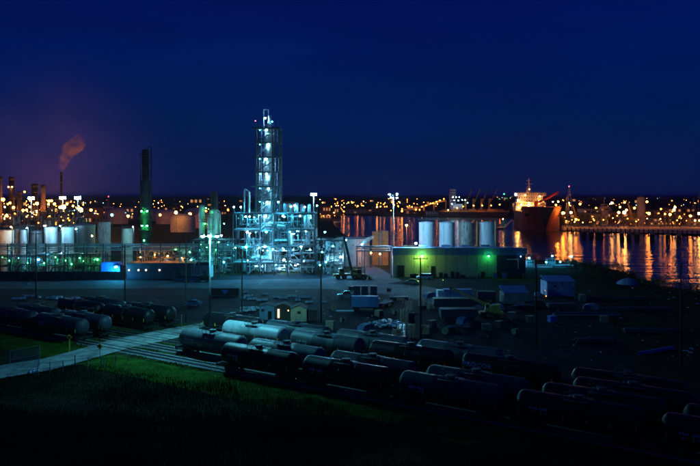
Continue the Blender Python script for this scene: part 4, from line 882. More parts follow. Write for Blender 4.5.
# long pipe rack across the left plant
PR = 221; rx = PX(115, PR)
pr = thing('pipe_rack', 'long horizontal pipe rack running across the whole left plant', 'pipe rack', (rx, PR, 0)); ra, rb_ = PX(-30, PR) - rx, PX(233, PR) - rx
for v, r, dy, m_ in ((244, .16, 0, pipe_m), (245.6, .16, .8, pipe_m), (248.6, .14, 0, steel), (250.4, .12, 1.1, pipe_m), (255.2, .14, 0, steel_d), (257, .12, .9, steel_d), (247, .2, 1.6, pipe_w)):
    n_ = 6
    for k in range(n_): a = ra + (rb_ - ra) * k / n_; b__ = ra + (rb_ - ra) * (k + 1) / n_; prod('pipe', pr, (a, dy, PZ(v, PR)), (b__, dy, PZ(v, PR)), r, m_); prod('flange', pr, (b__ - .1, dy, PZ(v, PR)), (b__ + .1, dy, PZ(v, PR)), r * 1.7, steel)
k = ra
while k <= rb_:
    for dy in (-.3, 2.0): prod('post', pr, (k, dy, 0), (k, dy, PZ(243.6, PR)), .14, steel_d, sq=True)
    for v in (246.4, 251.2, 258): prod('crossbeam', pr, (k, -.3, PZ(v, PR)), (k, 2.0, PZ(v, PR)), .12, steel_d, sq=True)
    k += 6.2
# dark low wall, in concrete panels
wlx = thing('perimeter_wall', 'low dark wall of concrete panels between the left plant and the road', 'wall', (PX(60, 216), 216, 0)); a = PX(-40, 216); x = a; k = 0
while x < PX(119, 216): pbox('panel', wlx, (x + 1.3 - PX(60, 216), 0, 1.35), (2.52, .16, 2.7), roofd); pbox('post', wlx, (x - PX(60, 216), 0, 1.42), (.2, .26, 2.84), roofd); x += 2.6
# blue tent, dark building with round lamps, parked cars
tn = thing('blue_tent', 'bright blue sheeted tent with a dazzling cyan lamp on its right end', 'tent', (PX(110.5, 218), 218, 0))
MB().box((0, 1.5, 2.3), (6.0, 3, 4.6)).build('wall', tarp, tn); MB().prism([(-3.1, 4.6), (3.1, 4.6), (2.5, 5.4), (-2.5, 5.4)], -.1, 3.1).build('roof', tarp, tn)
wall_light(tn, (PX(117, 218) - PX(110.5, 218) + .3, -1.9, 4.1), 'teal', 300, .34)
bb = thing('long_low_building', 'long dark blue building with four round white wall lamps', 'building', (PX(160, 219), 219, 0)); bxm = PX(160, 219)
for k in range(9): pbox('wall_panel', bb, (PX(127, 219) - bxm + 2.3 * (k + .5), 0, 2.4), (2.26, .14, 4.8), bluew)
pbox('roof', bb, (0, 4, 4.95), (22.2, 8.4, .25), roofd); pbox('end_wall', bb, (10.6, 4, 2.4), (.14, 7.8, 4.8), bluew); pbox('end_wall', bb, (-10.9, 4, 2.4), (.14, 7.8, 4.8), bluew)
for u in (129.3, 138.8, 146.3, 159.8): MB().ball((0, 0, 0), .34, 1).build('wall_lamp', emis('opal_lamp_glass', (1, .93, .75), 2.2), bb, (PX(u, 219) - bxm, -.35, PZ(270, 219)))
pbox('door', bb, (4.5, -.1, 1.2), (1.1, .06, 2.3), steel_d); pbox('door', bb, (8, -.1, 1.5), (2.6, .06, 2.9), steel_d)
an = thing('annex', 'lower teal lit annex at the right end of the dark blue building', 'building', (PX(201, 222), 222, 0)); pbox('wall', an, (0, 2, 2), (6.4, 4, 4), mat('teal_grey_siding', (.22, .3, .34), .6, 0, .2, .8)); MB().prism([(-3.4, 4), (3.4, 4), (2.9, 5), (-2.2, 5.2)], -.1, 4.1).build('roof', roofd, an); pbox('door', an, (1.2, -.05, 1.1), (1, .08, 2.2), steel_d)
def make_car(label, u, v, paint, rz, kind='sedan'):
    x, y = G(u, v); t = thing('parked_car', label, 'car', (x, y, .05), rz)
    if kind == 'sedan': lo = [(-2.2, .35), (2.2, .3), (2.25, .75), (1.2, .95), (-1.6, 1.0), (-2.25, .9)]; up = [(-1.6, .98), (-1.0, 1.42), (.35, 1.45), (1.2, .95)]
    else: lo = [(-2.5, .4), (2.5, .38), (2.55, .95), (1.5, 1.1), (-2.5, 1.1)]; up = [(-.9, 1.1), (-.7, 1.75), (.9, 1.75), (1.5, 1.1)] if kind == 'pickup' else [(-2.4, 1.1), (-2.2, 1.8), (.9, 1.8), (1.6, 1.1)]
    MB().prism(lo, -.88, .88).build('body', paint, t); MB().prism(up, -.76, .76).build('cabin', glassm, t)
    MB().prism([(up[1][0] + .05, up[1][1] + .0), (up[2][0] - .05, up[2][1] + .0), (up[2][0] - .1, up[2][1] + .06), (up[1][0] + .1, up[1][1] + .06)], -.72, .72).build('roof', paint, t)
    for sx in (-1.4, 1.4):
        for sy in (-.82, .82): MB().rod((sx, sy - .1, .33), (sx, sy + .1, .33), .34, n=14).rod((sx, sy - .11, .33), (sx, sy + .11, .33), .19, n=8, mi=1).build('wheel', [rubber, steel], t)
    for sy in (-.6, .6): pbox('headlight', t, (lo[2][0] - .02, sy, .68), (.06, .3, .14), snow_w); pbox('tail_light', t, (lo[-1][0] - .0, sy, .75), (.06, .25, .14), redp)
    return t
make_car('leftmost of three cars parked in front of the long dark blue building', 181, 281.5, carb, 3.1, 'suv'); make_car('middle one of three cars parked in front of the long dark blue building', 192, 281.5, carb, 3.0, 'suv'); make_car('rightmost, darkest of the three cars in front of the long dark blue building', 203, 281.5, mat('black_car_paint', (.02, .02, .03), .25), 3.1, 'suv')
make_car('blue sedan alone in the dark yard, left of the three-lamp post', 192, 306, carb, 3.0); make_car('silver sedan parked at the left end of the green lit shed', 412, 284, carg, 2.9); make_car('pale pickup parked in the yard beyond the white trailer', 347, 298, carg, 3.3, 'pickup')
make_car('white van beside the dark pole in front of the green lit shed', 424.5, 279.5, snow_w, 3.14, 'suv')
sb = thing('sign_board', 'low dark hoarding with a small blue emblem, right of the lamp post', 'sign', (*G(225, 296), 0)); pbox('board', sb, (0, 0, 1.1), (7.4, .12, 2.0), black)
for sx in (-3.4, 0, 3.4): pbox('post', sb, (sx, .12, 1.1), (.14, .12, 2.3), wood)
MB().add([(-.9, -.075, 1.6), (.9, -.075, 1.6), (.5, -.075, 1.0), (0, -.075, .5), (-.5, -.075, 1.0)], [(0, 4, 3, 2, 1)]).build('emblem', tarp, sb)
# wet pallets and bundles lying by the sign
q5 = random.Random(15)
for k, (u, v) in enumerate([(246, 293), (247, 297), (243, 299), (252, 300), (247, 309), (252, 311), (244, 312), (256, 309), (262, 301), (276, 298), (283, 299), (292, 297), (298, 301), (265, 295), (305, 298), (309, 303), (19, 299.5), (30, 297), (38, 298), (52, 299), (57, 298), (76, 299), (27, 285), (324, 303)]):
    x, y = G(u, v); t = thing('pipe_bundle', 'pale plastic wrapped bundle lying on the dark yard', 'bundle', (x, y, .05), q5.uniform(-.3, .3), 'pale bundles lying on the yard')
    L_ = q5.uniform(1.2, 3.2)
    for j in range(3): prod('pipe', t, (-L_ / 2, (j - 1) * .3, .16), (L_ / 2, (j - 1) * .3, .16), .14, snow_w)
    prod('pipe', t, (-L_ / 2, -.15, .40), (L_ / 2, -.15, .40), .14, snow_w); pbox('strap', t, (0, 0, .3), (.1, 1, .55), black)
# utility poles
def utility_pole(u, vt, vb, label, arms=1, r=.17):
    x, y = G(u, vb); z = PZ(vt, y); t = thing('utility_pole', label, 'utility pole', (x, y, 0), R.uniform(-.15, .15), 'utility poles across the yard')
    MB().rod((0, 0, -.2), (0, 0, z), r, r * .62, n=10).build('pole', wood, t)
    for k in range(arms):
        zz = z - .5 - 1.1 * k; pbox('crossarm', t, (0, -.15, zz), (2.6, .12, .14), wood)
        for s in (-1.15, -.6, .6, 1.15): prod('insulator', t, (s, -.15, zz + .05), (s, -.15, zz + .28), .06, glassm, 6)
    return t
utility_pole(36, 232, 299, 'dark utility pole in front of the two silvery tanks at left', 1, .22); utility_pole(125, 245, 301, 'dark utility pole at the left end of the long dark blue building', 1, .2); utility_pole(186, 238, 323, 'dark pole just left of the three-lamp post', 0, .2)
utility_pole(242, 250, 314, 'dark pole before the left end of the steel works', 0, .2); utility_pole(321, 238, 323, 'dark pole before the right end of the steel works', 0, .2); utility_pole(420.5, 256, 344, 'dark utility pole with a crossarm before the green lit wall', 1, .2)
utility_pole(536, 258, 347, 'dark pole right of the shed near the small boats', 0, .2); utility_pole(681, 263, 366, 'dark pole at the right before the river', 0, .17)

# ------------------------------------------------------------------ yard buildings and gear
def shack(label, u0, u1, v_eave, v_ridge, vb, wallm, roofm, depth=3.2, name='shed', cat='shed', gable_front=True, door=None, window=None, planks=True):
    x0, y = G(u0, vb); x1 = PX(u1, y); W_ = x1 - x0; t = thing(name, label, cat, ((x0 + x1) / 2, y, .02)); ze, zr = PZ(v_eave, y), PZ(v_ridge, y)
    n = max(3, int(W_ / .45)) if planks else 3
    for k in range(n):
        xa = -W_ / 2 + W_ * k / n; xb = -W_ / 2 + W_ * (k + 1) / n; f = lambda xx: ze + (zr - ze) * (1 - abs(xx) / (W_ / 2)) if gable_front else ze
        za, zb = f(xa), f(xb); MB().prism([(xa + .01, 0), (xb - .01, 0), (xb - .01, zb - .02)] + ([((xa + xb) / 2, f((xa + xb) / 2) - .02)] if xa * xb < 0 else []) + [(xa + .01, za - .02)], 0, .08 + .01 * (k % 2)).build('plank', wallm, t)
    for s in (-1, 1): pbox('side_wall', t, (s * (W_ / 2 - .05), depth / 2 + .1, ze / 2), (.08, depth, ze - .03), wallm)
    if gable_front:
        for s in (-1, 1): MB().add([(0, -.2, zr), (0, depth + .3, zr), (s * (W_ / 2 + .2), depth + .3, ze - .05), (s * (W_ / 2 + .2), -.2, ze - .05), (0, -.2, zr + .1), (0, depth + .3, zr + .1), (s * (W_ / 2 + .2), depth + .3, ze + .05), (s * (W_ / 2 + .2), -.2, ze + .05)], [(0, 1, 2, 3), (7, 6, 5, 4), (0, 3, 7, 4), (1, 5, 6, 2), (3, 2, 6, 7), (0, 4, 5, 1)]).build('roof', roofm, t)
    else: MB().add([(-W_ / 2 - .2, -.3, ze), (W_ / 2 + .2, -.3, ze), (W_ / 2 + .2, depth, zr), (-W_ / 2 - .2, depth, zr), (-W_ / 2 - .2, -.3, ze + .12), (W_ / 2 + .2, -.3, ze + .12), (W_ / 2 + .2, depth, zr + .12), (-W_ / 2 - .2, depth, zr + .12)], [(3, 2, 1, 0), (4, 5, 6, 7), (0, 1, 5, 4), (1, 2, 6, 5), (2, 3, 7, 6), (3, 0, 4, 7)]).build('roof', roofm, t)
    if door: MB().box((door, -.05, .95), (.8, .08, 1.9)).build('door', black, t)
    if window: w__ = MB().box((window, -.05, ze * .72), (.7, .08, .5)).build('window', glassm, t); MB().box((window, -.1, ze * .72 - .28), (.8, .06, .06)).build('sill', steel_d, w__)
    return t
shack('small blue-grey plank shed just left of the lit doorway', 259.5, 274.5, 306.5, 304.5, 320, mat('blue_grey_planks', (.16, .24, .32), .7, 0, .2, 1), roofd, 3, door=.6, window=-.9)
lh = shack('dark hut with a narrow bright doorway between the grey shed and the tan hut', 276, 290, 306.5, 304, 320.5, wood, roofd, 3.2)
MB().box((-.95, -.12, 1.5), (.42, .05, 1.9)).build('lit_doorway', emis('lit_room_light', (1, .78, .45), 1.6), lh)
shack('small tan gabled hut lit warm, behind the tank cars', 290.5, 306.5, 309, 305.5, 321.5, tan, roofd, 3.4, window=.1)
shack('dark shed joined to the right of the tan hut', 307, 317, 310.5, 308, 321, wood, roofd, 3.4, gable_front=False)
lp_ = thing('yard_lamp', 'small warm yard lamp on a short post in front of the tan hut', 'lamp', (PX(288.5, 142), 140.5, 0)); prod('post', lp_, (0, 0, 0), (0, 0, 3.0), .05, steel_d, 6); MB().ball((.1, 0, 3.1), .09).build('lamp_glass', bulb('warm', 55), lp_); prod('arm', lp_, (0, 0, 3.0), (.1, 0, 3.1), .03, steel_d, 5)
def box_trailer(label, u0, u1, vt, vb, m, rz=0, D=2.6, ribs=8, name='box_trailer', cat='trailer'):
    x0, y = G(u0, vb); x1 = PX(u1, y); z = PZ(vt, y); W_ = x1 - x0; t = thing(name, label, cat, ((x0 + x1) / 2, y, .02), rz)
    pbox('body', t, (0, D / 2, z / 2 + .4), (W_, D, z - .8), m)
    for k in range(ribs): pbox('rib', t, (-W_ / 2 + W_ * (k + .5) / ribs, -.03, z / 2 + .4), (.08, .06, z - .9), m)
    pbox('roof_rail', t, (0, 0, z - .02), (W_, .1, .1), steel_d); pbox('chassis', t, (0, D / 2, .6), (W_ * .95, D * .6, .3), black)
    for sx in (-.36, -.26, .36): MB().rod((0, -.05, .45), (0, .3, .45), .45, n=12).build('wheel', rubber, t, (sx * W_, .1, 0))
    return t
box_trailer('pale blue box trailer standing alone in the middle of the yard', 351.5, 378.5, 297, 310.5, bluel, 0, 2.6, 9)
for u in (357, 365, 374): 
    x, y = G(u, 301); t = thing('crate', 'dark crate stacked behind the pale blue box trailer', 'crate', (x, y + 3, 0), 0, 'crates behind the blue trailer'); pbox('box', t, (0, 0, 1.7), (1.7, 1.6, 3.4), bluew); pbox('lid', t, (0, 0, 3.45), (1.8, 1.7, .08), steel_d); pbox('skid', t, (0, -.83, .1), (1.6, .06, .2), woodp)
cg = thing('lumber_rack', 'low rack of pale lumber in front of the pale blue trailer', 'lumber', (*G(345, 313.5), 0))
for k in range(5): pbox('board', cg, (0, .25 * k, .55), (4.0, .2, .12), snow_w); 
for sx in (-1.6, 1.6): pbox('bearer', cg, (sx, .5, .22), (.2, 1.4, .44), wood)
sc_ = random.Random(21)
sp = MB()
cx_, cy_ = G(387, 325)
for k in range(150):
    a = sc_.uniform(0, 6.28); rr = sc_.random() ** .5 * 3.6; x, y = rr * math.cos(a) * 1.25, rr * math.sin(a) * .8; z = (1 - rr / 3.8) * 1.3 * sc_.random()
    dv = Vector((sc_.uniform(-1, 1), sc_.uniform(-1, 1), sc_.uniform(-.5, .5))) * sc_.uniform(.2, 1.0)
    sp.rod((x, y, z + .1), (x + dv.x, y + dv.y, max(.05, z + .1 + dv.z)), sc_.uniform(.03, .12), n=5, mi=sc_.randrange(3)) if k % 2 else sp.box((x, y, z + .15), (sc_.uniform(.2, .9), sc_.uniform(.2, .7), sc_.uniform(.03, .4)), sc_.uniform(0, 3), mi=sc_.randrange(3))
tag(sp.build('scrap_heap', [snow_w, steel, bluel], None, (cx_, cy_, 0)), 'heap of glinting scrap metal beside the pallets in the middle of the yard', 'scrap heap', None, 'stuff')
for k, (u, v, n, nm) in enumerate([(402, 338, 9, 'wide block of stacked pallets left of the crossarm pole'), (411, 338, 9, 'second block of stacked pallets directly at the crossarm pole'), (404.5, 323, 10, 'pallet stack behind the wide block'), (409, 311, 8, 'pallet stack with a greenish drum on top near the pole'), (425, 334, 6, 'low pallet stack right of the crossarm pole'), (397, 340, 7, 'lower pallet block left of the wide one'), (422, 306, 6, 'small pallet stack lit lime behind the pole'), (431, 309, 5, 'second small pallet stack lit lime')]):
    x, y = G(u, v); t = thing('pallet_stack', nm, 'pallet stack', (x, y, 0), sc_.uniform(-.2, .2))
    for j in range(n): 
        p = pbox('pallet', t, (sc_.uniform(-.05, .05), 0, .08 + .3 * j), (1.7, 1.5, .05), woodp if k != 0 else snow_w)
        for sx in (-.7, 0, .7): pbox('bearer', t, (sx, 0, .2 + .3 * j), (.12, 1.45, .17), woodp)
# yellow boom crane lying over the trailers
x, y = G(491, 317); bc = thing('boom_crane', 'old yellow crane with its long boom lowered to the left over the trailers', 'crane', (x, y, 0))
wheeled(bc, (-1.6, 1.2), 1.0, .5, .3); MB().box((0, 0, 1.0), (5.2, 1.9, .5)).build('chassis', crane_y, bc); MB().prism([(-.2, 1.3), (1.9, 1.3), (1.9, 2.9), (-.2, 2.6)], -.9, .3).build('engine_house', crane_y, bc); MB().prism([(-1.5, 1.3), (-.4, 1.3), (-.4, 3.1), (-1.2, 3.1)], -.9, .1).build('cab', crane_y, bc); MB().box((-.95, -.93, 2.5), (.7, .05, .7)).build('window', glassm, bc)
bt = Vector((PX(451, y) - x, 0, PZ(288, y))); bs = Vector((-1.0, 0, 2.7)); bm = MB()
dir_ = (bt - bs).normalized(); up_ = Vector((-dir_.z, 0, dir_.x)); up_ = up_ if up_.z > 0 else -up_
c4 = [(Vector((0, sy, 0)) + up_ * s_) for sy in (-.32, .32) for s_ in (-.42, .42)]
for c_ in c4: bm.rod(bs + c_ * .8, bt + c_ * .55, .09, n=4)
nb = 13; Lb = (bt - bs).length
for k in range(nb):
    a = bs + dir_ * Lb * k / nb; b2 = bs + dir_ * Lb * (k + 1) / nb
    for sy in (-.32, .32): bm.rod(a + Vector((0, sy, 0)) - up_ * .36, b2 + Vector((0, sy, 0)) + up_ * .36, .06, n=4); bm.rod(a + Vector((0, sy, 0)) + up_ * .36, a + Vector((0, sy, 0)) - up_ * .36, .06, n=4)
bm.build('boom', crane_y, bc); MB().rod(bt + Vector((0, -.2, 0)), bt + Vector((0, .2, 0)), .4, n=12).build('sheave', steel_d, bc); prod('hoist_rope', bc, bt, bt + Vector((-.1, 0, -2.5)), .04, cable, 5); prod('stay_rope', bc, (1.2, 0, 2.9), bs + dir_ * Lb * .55 + Vector((0, 0, .5)), .04, cable, 5)
for u0, u1, vt, vb, m_, nm, cat in [(444, 473, 290, 301, bluel, 'pale blue flat-roofed trailer under the raised tip of the yellow boom', 'trailer'), (434, 474, 299, 309.5, bluew, 'long dark blue trailer below the yellow boom', 'trailer'), (441, 477, 309.5, 321, bluew, 'dark blue trailer nearest the tank cars under the yellow boom', 'trailer'), (478, 496, 292, 302, bluew, 'small dark blue trailer behind the yellow crane cab', 'trailer'), (438, 447, 291, 301, trailw, 'short grey trailer at the left of the yellow boom', 'trailer')]:
    box_trailer(nm, u0, u1, vt, vb, m_, R.uniform(-.06, .06), 3, 7)
shack('lean-to with a pale blue sloping roof right of the yellow crane', 504, 528, 293, 288.5, 304, mat('grey_planks', (.2, .22, .24), .8), bluel, 5, gable_front=False, planks=True)
bs_ = shack('weathered blue house with peeling walls on the right side of the yard', 547, 575, 282, 278.5, 296.5, mat('peeling_blue_boards', (.20, .30, .55), .75, 0, .5, .9, rust=.3), bluel, 6, 'house', 'house', gable_front=False, window=-1.5)
box_trailer('flatbed trailer with a railing below the weathered blue house', 549, 577, 304, 311, steel_d, 0, 2.4, 4)
for u, v, w__, nm in [(552, 322, 1.4, 'small bright blue tarp covered box in the empty yard'), (537, 296, 1.0, 'small pale box by the dark pole, left of the blue house'), (520, 293.5, 1.2, 'pale crate right of the lean-to')]:
    x, y = G(u, v); t = thing('covered_box', nm, 'box', (x, y, 0), .2); pbox('box', t, (0, 0, w__ * .45), (w__, w__, w__ * .9), tarp if u == 552 else snow_w); pbox('lid', t, (0, 0, w__ * .92), (w__ * 1.08, w__ * 1.08, .06), bluel)
far_lamp(545, 294.5, 'amber', 8, .10, 178, 'tiny amber light left of the weathered blue house'); far_lamp(546, 303.5, 'amber', 14, .11, 168, 'tiny orange light below the weathered blue house'); far_lamp(443, 285, 'lime', 5, .1, 200, 'tiny yellow-green light above the tip of the yellow boom')
x, y = G(656, 352); t = thing('steel_beam', 'long bright blue beam lying slanted on the ground at the right', 'beam', (x, y, .25), .50)
pbox('top_flange', t, (0, 0, .22), (9.2, .36, .05), tarp); pbox('web', t, (0, 0, 0), (9.2, .05, .40), tarp); pbox('bottom_flange', t, (0, 0, -.22), (9.2, .36, .05), tarp)
for u, v, L_, rz, nm in [(640, 311, 16, .02, 'long low dark pipe stack on the ground at the right'), (655, 333, 11, -.05, 'dark timber pile above the slanted blue beam'), (588, 316, 14, .03, 'pale thin pipe lying on the yard right of the blue house'), (612, 300, 18, 0, 'dark pipe pile near the shore bushes'), (596, 343, 7, .1, 'short dark timber pile behind the tank cars at right')]:
    x, y = G(u, v); t = thing('pipe_pile', nm, 'pipe pile', (x, y, 0), rz)
    for k in range(5): prod('pipe', t, (-L_ / 2 + R.uniform(-.4, .4), k * .45, .2), (L_ / 2 + R.uniform(-.4, .4), k * .45, .2), .2, steel_d if u != 588 else steel)
    for k in range(4): prod('pipe', t, (-L_ / 2 + R.uniform(-.4, .4), k * .45 + .22, .55), (L_ / 2 + R.uniform(-.4, .4), k * .45 + .22, .55), .2, steel_d)
yg = random.Random(19)
kinds_ = ['pale trailer', 'dark crate stack', 'cable drum', 'dull machine', 'pipe rack load']
spots_ = [(432, 327), (445, 334), (458, 331), (470, 328), (486, 330), (500, 327), (512, 318), (497, 309), (524, 309), (515, 334), (530, 322), (463, 323), (582, 301), (591, 309), (567, 331), (604, 322), (506, 299), (534, 304), (379, 316), (366, 330), (334, 311), (330, 330), (343, 322), (386, 306), (395, 314), (430, 297), (389, 292), (399, 300), (352, 290), (411, 321)]
for k, (u, v) in enumerate(spots_):
    x, y = G(u, v); ty = yg.randrange(4); rz = yg.uniform(-1.2, 1.2); nm = 'one lying farthest forward' if k == 1 else ''
    if ty == 0:
        t = thing('crate', 'dim wooden crate among the yard clutter', 'crate', (x, y, 0), rz, 'dim crates in the yard clutter'); h_ = yg.uniform(.8, 1.8)
        for j in range(4): pbox('slat', t, (0, -.62, h_ * (j + .5) / 4), (1.6, .05, h_ / 4 - .05), woodp)
        pbox('box', t, (0, 0, h_ / 2), (1.55, 1.2, h_), wood); pbox('lid', t, (0, 0, h_ + .04), (1.65, 1.3, .06), woodp)
    elif ty == 1:
        t = thing('cable_drum', 'timber cable drum standing among the yard clutter', 'cable drum', (x, y, 0), rz, 'cable drums in the yard'); r0 = yg.uniform(.4, .65)
        for sy in (-.45, .45): prod('disc', t, (0, sy - .04, r0), (0, sy + .04, r0), r0, woodp, 16)
        prod('core', t, (0, -.41, r0), (0, .41, r0), r0 * .6, cable, 12)
    elif ty == 2:
        t = thing('flatbed_load', 'dark flatbed frame with angled bars in the yard clutter', 'flatbed', (x, y, 0), rz, 'flatbed frames in the yard'); pbox('deck', t, (0, 0, .8), (5, 1.8, .14), steel_d)
        for sx in (-1.9, -1.2, 1.9):
            for sy in (-.8, .8): prod('wheel', t, (sx, sy - .12, .38), (sx, sy + .12, .38), .38, rubber, 12)
        for j in range(4): prod('bar', t, (-2.2, -.6 + .4 * j, .95), (2.2 + yg.uniform(-1, .4), -.6 + .4 * j, .95 + yg.uniform(0, .5)), .07, steel)
    else:
        t = thing('tarped_load', 'low load under a bluish sheet in the yard clutter', 'covered load', (x, y, 0), rz, 'sheeted loads in the yard'); MB().prism([(-1.8, 0), (1.8, 0), (1.5, .9), (.6, 1.3), (-.8, 1.2), (-1.6, .8)], -.8, .8).build('sheet', mat('faded_blue_sheet2', (.10, .17, .30), .8, 0, .4, 1.5, .5), t); pbox('pallet', t, (0, 0, .05), (3.8, 1.8, .1), woodp); prod('rope', t, (0, -.84, .1), (0, -.82, 1.2), .03, cable, 4)
# loose debris and tufts over the yard
dq = random.Random(33); db = MB()
for k in range(900):
    u, v = dq.uniform(395, 700) if k % 3 else dq.uniform(230, 400), dq.uniform(283, 362); x, y = G(u, v)
    if in_river(x, y) or abs(NR.dot(Vector((x, y)) - P1) - 10) < 17: continue
    s_ = dq.uniform(.05, .26); db.box((x, y, s_ * .3), (s_ * dq.uniform(.5, 4), s_, s_ * dq.uniform(.3, .9)), dq.uniform(0, 3), mi=dq.choice((0, 0, 1, 1, 2)))
tag(db.build('yard_debris', [wood, steel_d, snow_w]), kind='stuff', label='loose debris scattered over the dark yard', cat='debris')

# ------------------------------------------------------------------ small boats at the near shore
def boat(u, vb, W_, label, lights):
    x, y = G(u, vb); t = thing('work_boat', label, 'boat', (x, y, -.9))
    h = MB(); pr_ = [(-W_ / 2, .3), (W_ / 2 - 1.2, .2), (W_ / 2, 1.6), (-W_ / 2, 1.6)]; h.prism(pr_, -1.6, 1.6).build('hull', mat('teal_hull_paint', (.18, .38, .40), .5), t)
    pbox('deck', t, (0, 0, 1.65), (W_ - .2, 3.1, .08), trailw); c = MB().box((-W_ * .12, 0, 2.9), (W_ * .22, 2.2, 2.4)).build('cabin', trailw, t)
    for k in (-1, 0, 1): MB().box((-W_ * .12 + k * W_ * .06, -1.12, 3.4), (W_ * .045, .05, .6)).build('window', glassm, c)
    MB().box((-W_ * .12, 0, 4.15), (W_ * .25, 2.5, .12)).build('roof', steel_d, c); prod('mast', t, (-W_ * .1, 0, 4.2), (-W_ * .1, 0, 6.2), .06, steel)
    railing(t, -W_ / 2 + .3, W_ / 2 - .5, -1.5, 1.7, steel)
    for dx, z, s in lights: wall_light(t, (dx, -1.6, z), 'teal', s, .2)
boat(534, 269, 13, 'left teal lit work boat moored right of the shed', [(-2.2, 5.0, 60), (4, 3.5, 25), (-5, 3.2, 20)])
boat(555, 267, 14, 'right teal lit work boat with a bright lamp at its bow', [(-1.5, 5.2, 50), (5.6, 5.0, 110), (1.5, 3.0, 20)])
pt = thing('floating_pontoon', 'low pontoon with a rail tying the two teal lit boats to the shore', 'pontoon', (PX(545, 262), 262 - 8, -.9)); pbox('deck', pt, (0, 0, .7), (19, 2.2, .5), conc); railing(pt, -9, 9, -1, .95)
for sx in (-8, 0, 8): prod('pile', pt, (sx, 1.2, -2), (sx, 1.2, 3), .2, wood)
# kerbside bushes along the near shore
def bush(x, y, z0, w_, h_, label, seed, cat='bush', name='bush', n=420):
    q = random.Random(seed); t = thing(name, label, cat, (x, y, z0), 0, None); st = MB()
    for k in range(5): a = q.uniform(0, 6.28); st.rod((0, 0, 0), (w_ * .35 * math.cos(a), w_ * .35 * math.sin(a), h_ * q.uniform(.5, .8)), .07, .02, n=5, cap=False)
    st.build('stem', bark, t); V = []; Fc = []
    cl = [(q.gauss(0, w_ * .24), q.gauss(0, w_ * .24), h_ * q.uniform(.3, .85), w_ * q.uniform(.12, .26)) for _ in range(9)]
    for k in range(n):
        c = q.choice(cl); p = Vector((c[0] + q.gauss(0, c[3] * .6), c[1] + q.gauss(0, c[3] * .6), max(.1, c[2] + q.gauss(0, c[3] * .45)))); a = Vector((q.uniform(-1, 1), q.uniform(-1, 1), q.uniform(-.6, .6))).normalized() * q.uniform(.1, .26); b = a.cross(Vector((q.uniform(-1, 1), q.uniform(-1, 1), q.uniform(-1, 1)))).normalized() * q.uniform(.06, .13); o = len(V)
        V += [p - a, p + b, p + a, p - b]; Fc.append((o, o + 1, o + 2, o + 3))
    m = MB(); m.add(V, Fc); m.build('foliage', leafm, t); return t
bq = random.Random(9); bl = [(576, 268), (583, 266), (590, 270), (597, 270), (604, 272), (612, 274), (620, 275), (628, 279), (636, 282), (645, 285), (654, 287), (663, 290), (572, 274), (586, 276), (600, 279), (566, 266), (672, 291), (684, 293), (694, 293), (616, 281)]
bl.sort()
for k, (u, v) in enumerate(bl): x, y = G(u, v); bush(x, y, 0, bq.uniform(4, 7), bq.uniform(2.0, 4.6), 'dark bush on the near river bank, %s one from the left' % ORD[k], 100 + k)['group'] = 'bushes along the near river bank'
pt_ = thing('tarp_mound', 'low mound under a pale blue sheet among the shore bushes', 'covered mound', (*G(628, 284), 0)); m_ = MB(); m_.lathe([(3.4, 0), (3.0, .6), (1.8, 1.4), (.6, 1.7), (.01, 1.75)], 9); m_.build('sheet', mat('faded_blue_sheet', (.14, .22, .34), .7), pt_); 
for a in (0, 2, 4): MB().box((3.2 * math.cos(a), 3.2 * math.sin(a), .15), (.5, .4, .3)).build('weight', conc, pt_)

# ------------------------------------------------------------------ moored ship, bow toward us
stem = Vector((149.3, 520)); ax = Vector((0.155, 1)).normalized(); SL = 138.0; BM = 14.6
srz = math.atan2(ax.y, ax.x)     # local +x runs aft
shp = thing('cargo_ship', 'huge moored cargo ship with a dark hull, its upper works blazing with light', 'ship', (stem.x, stem.y, -.9), srz)
st_ = []      # stations: (x aft, half beam at waterline, half beam at deck, deck height)
for x in (0, 3, 8, 16, 26, 40, 70, 105, 128, 138):
    wl_ = BM * min(1, (x / 24.0)) ** .75 if x < 24 else (BM if x < 120 else BM * (1 - (x - 120) / 40)); dk = BM * min(1, (x + 4) / 16.0) ** .6 if x < 24 else (BM if x < 128 else BM * .92)
    zd = 18.6 if x <= 28 else 14.2; st_.append((x, max(wl_, .15), max(dk, .5), zd))
st_.insert(5, (28.5, BM, BM, 18.6)); st_.insert(6, (28.6, BM, BM, 14.2)); st_.pop(4)
V = []; Fc = []; rows_ = 6
for (x, a_, d_, zd) in st_:
    for s in (-1, 1):
        for j in range(rows_ + 1):
            f = j / rows_; V.append((x - (3.5 * f if x < 10 else 0), s * (a_ * (1 - f ** 1.5) + d_ * f ** 1.5), -1.5 + (zd + 1.5) * f))
ns = len(st_); q_n = rows_ + 1
for i in range(ns - 1):
    for s in (0, 1):
        for j in range(rows_):
            a = (i * 2 + s) * q_n + j; b = ((i + 1) * 2 + s) * q_n + j; f = (a, b, b + 1, a + 1); Fc.append(f if s == 1 else f[::-1])
    Fc.append(((i * 2) * q_n + rows_, (i * 2 + 1) * q_n + rows_, ((i + 1) * 2 + 1) * q_n + rows_, ((i + 1) * 2) * q_n + rows_))
for i in (0, ns - 1):
    for j in range(rows_): a = i * 2 * q_n + j; b = (i * 2 + 1) * q_n + j; f = (a, b, b + 1, a + 1); Fc.append(f if i else f[::-1])
MB().add(V, Fc).build('hull', hullr, shp)
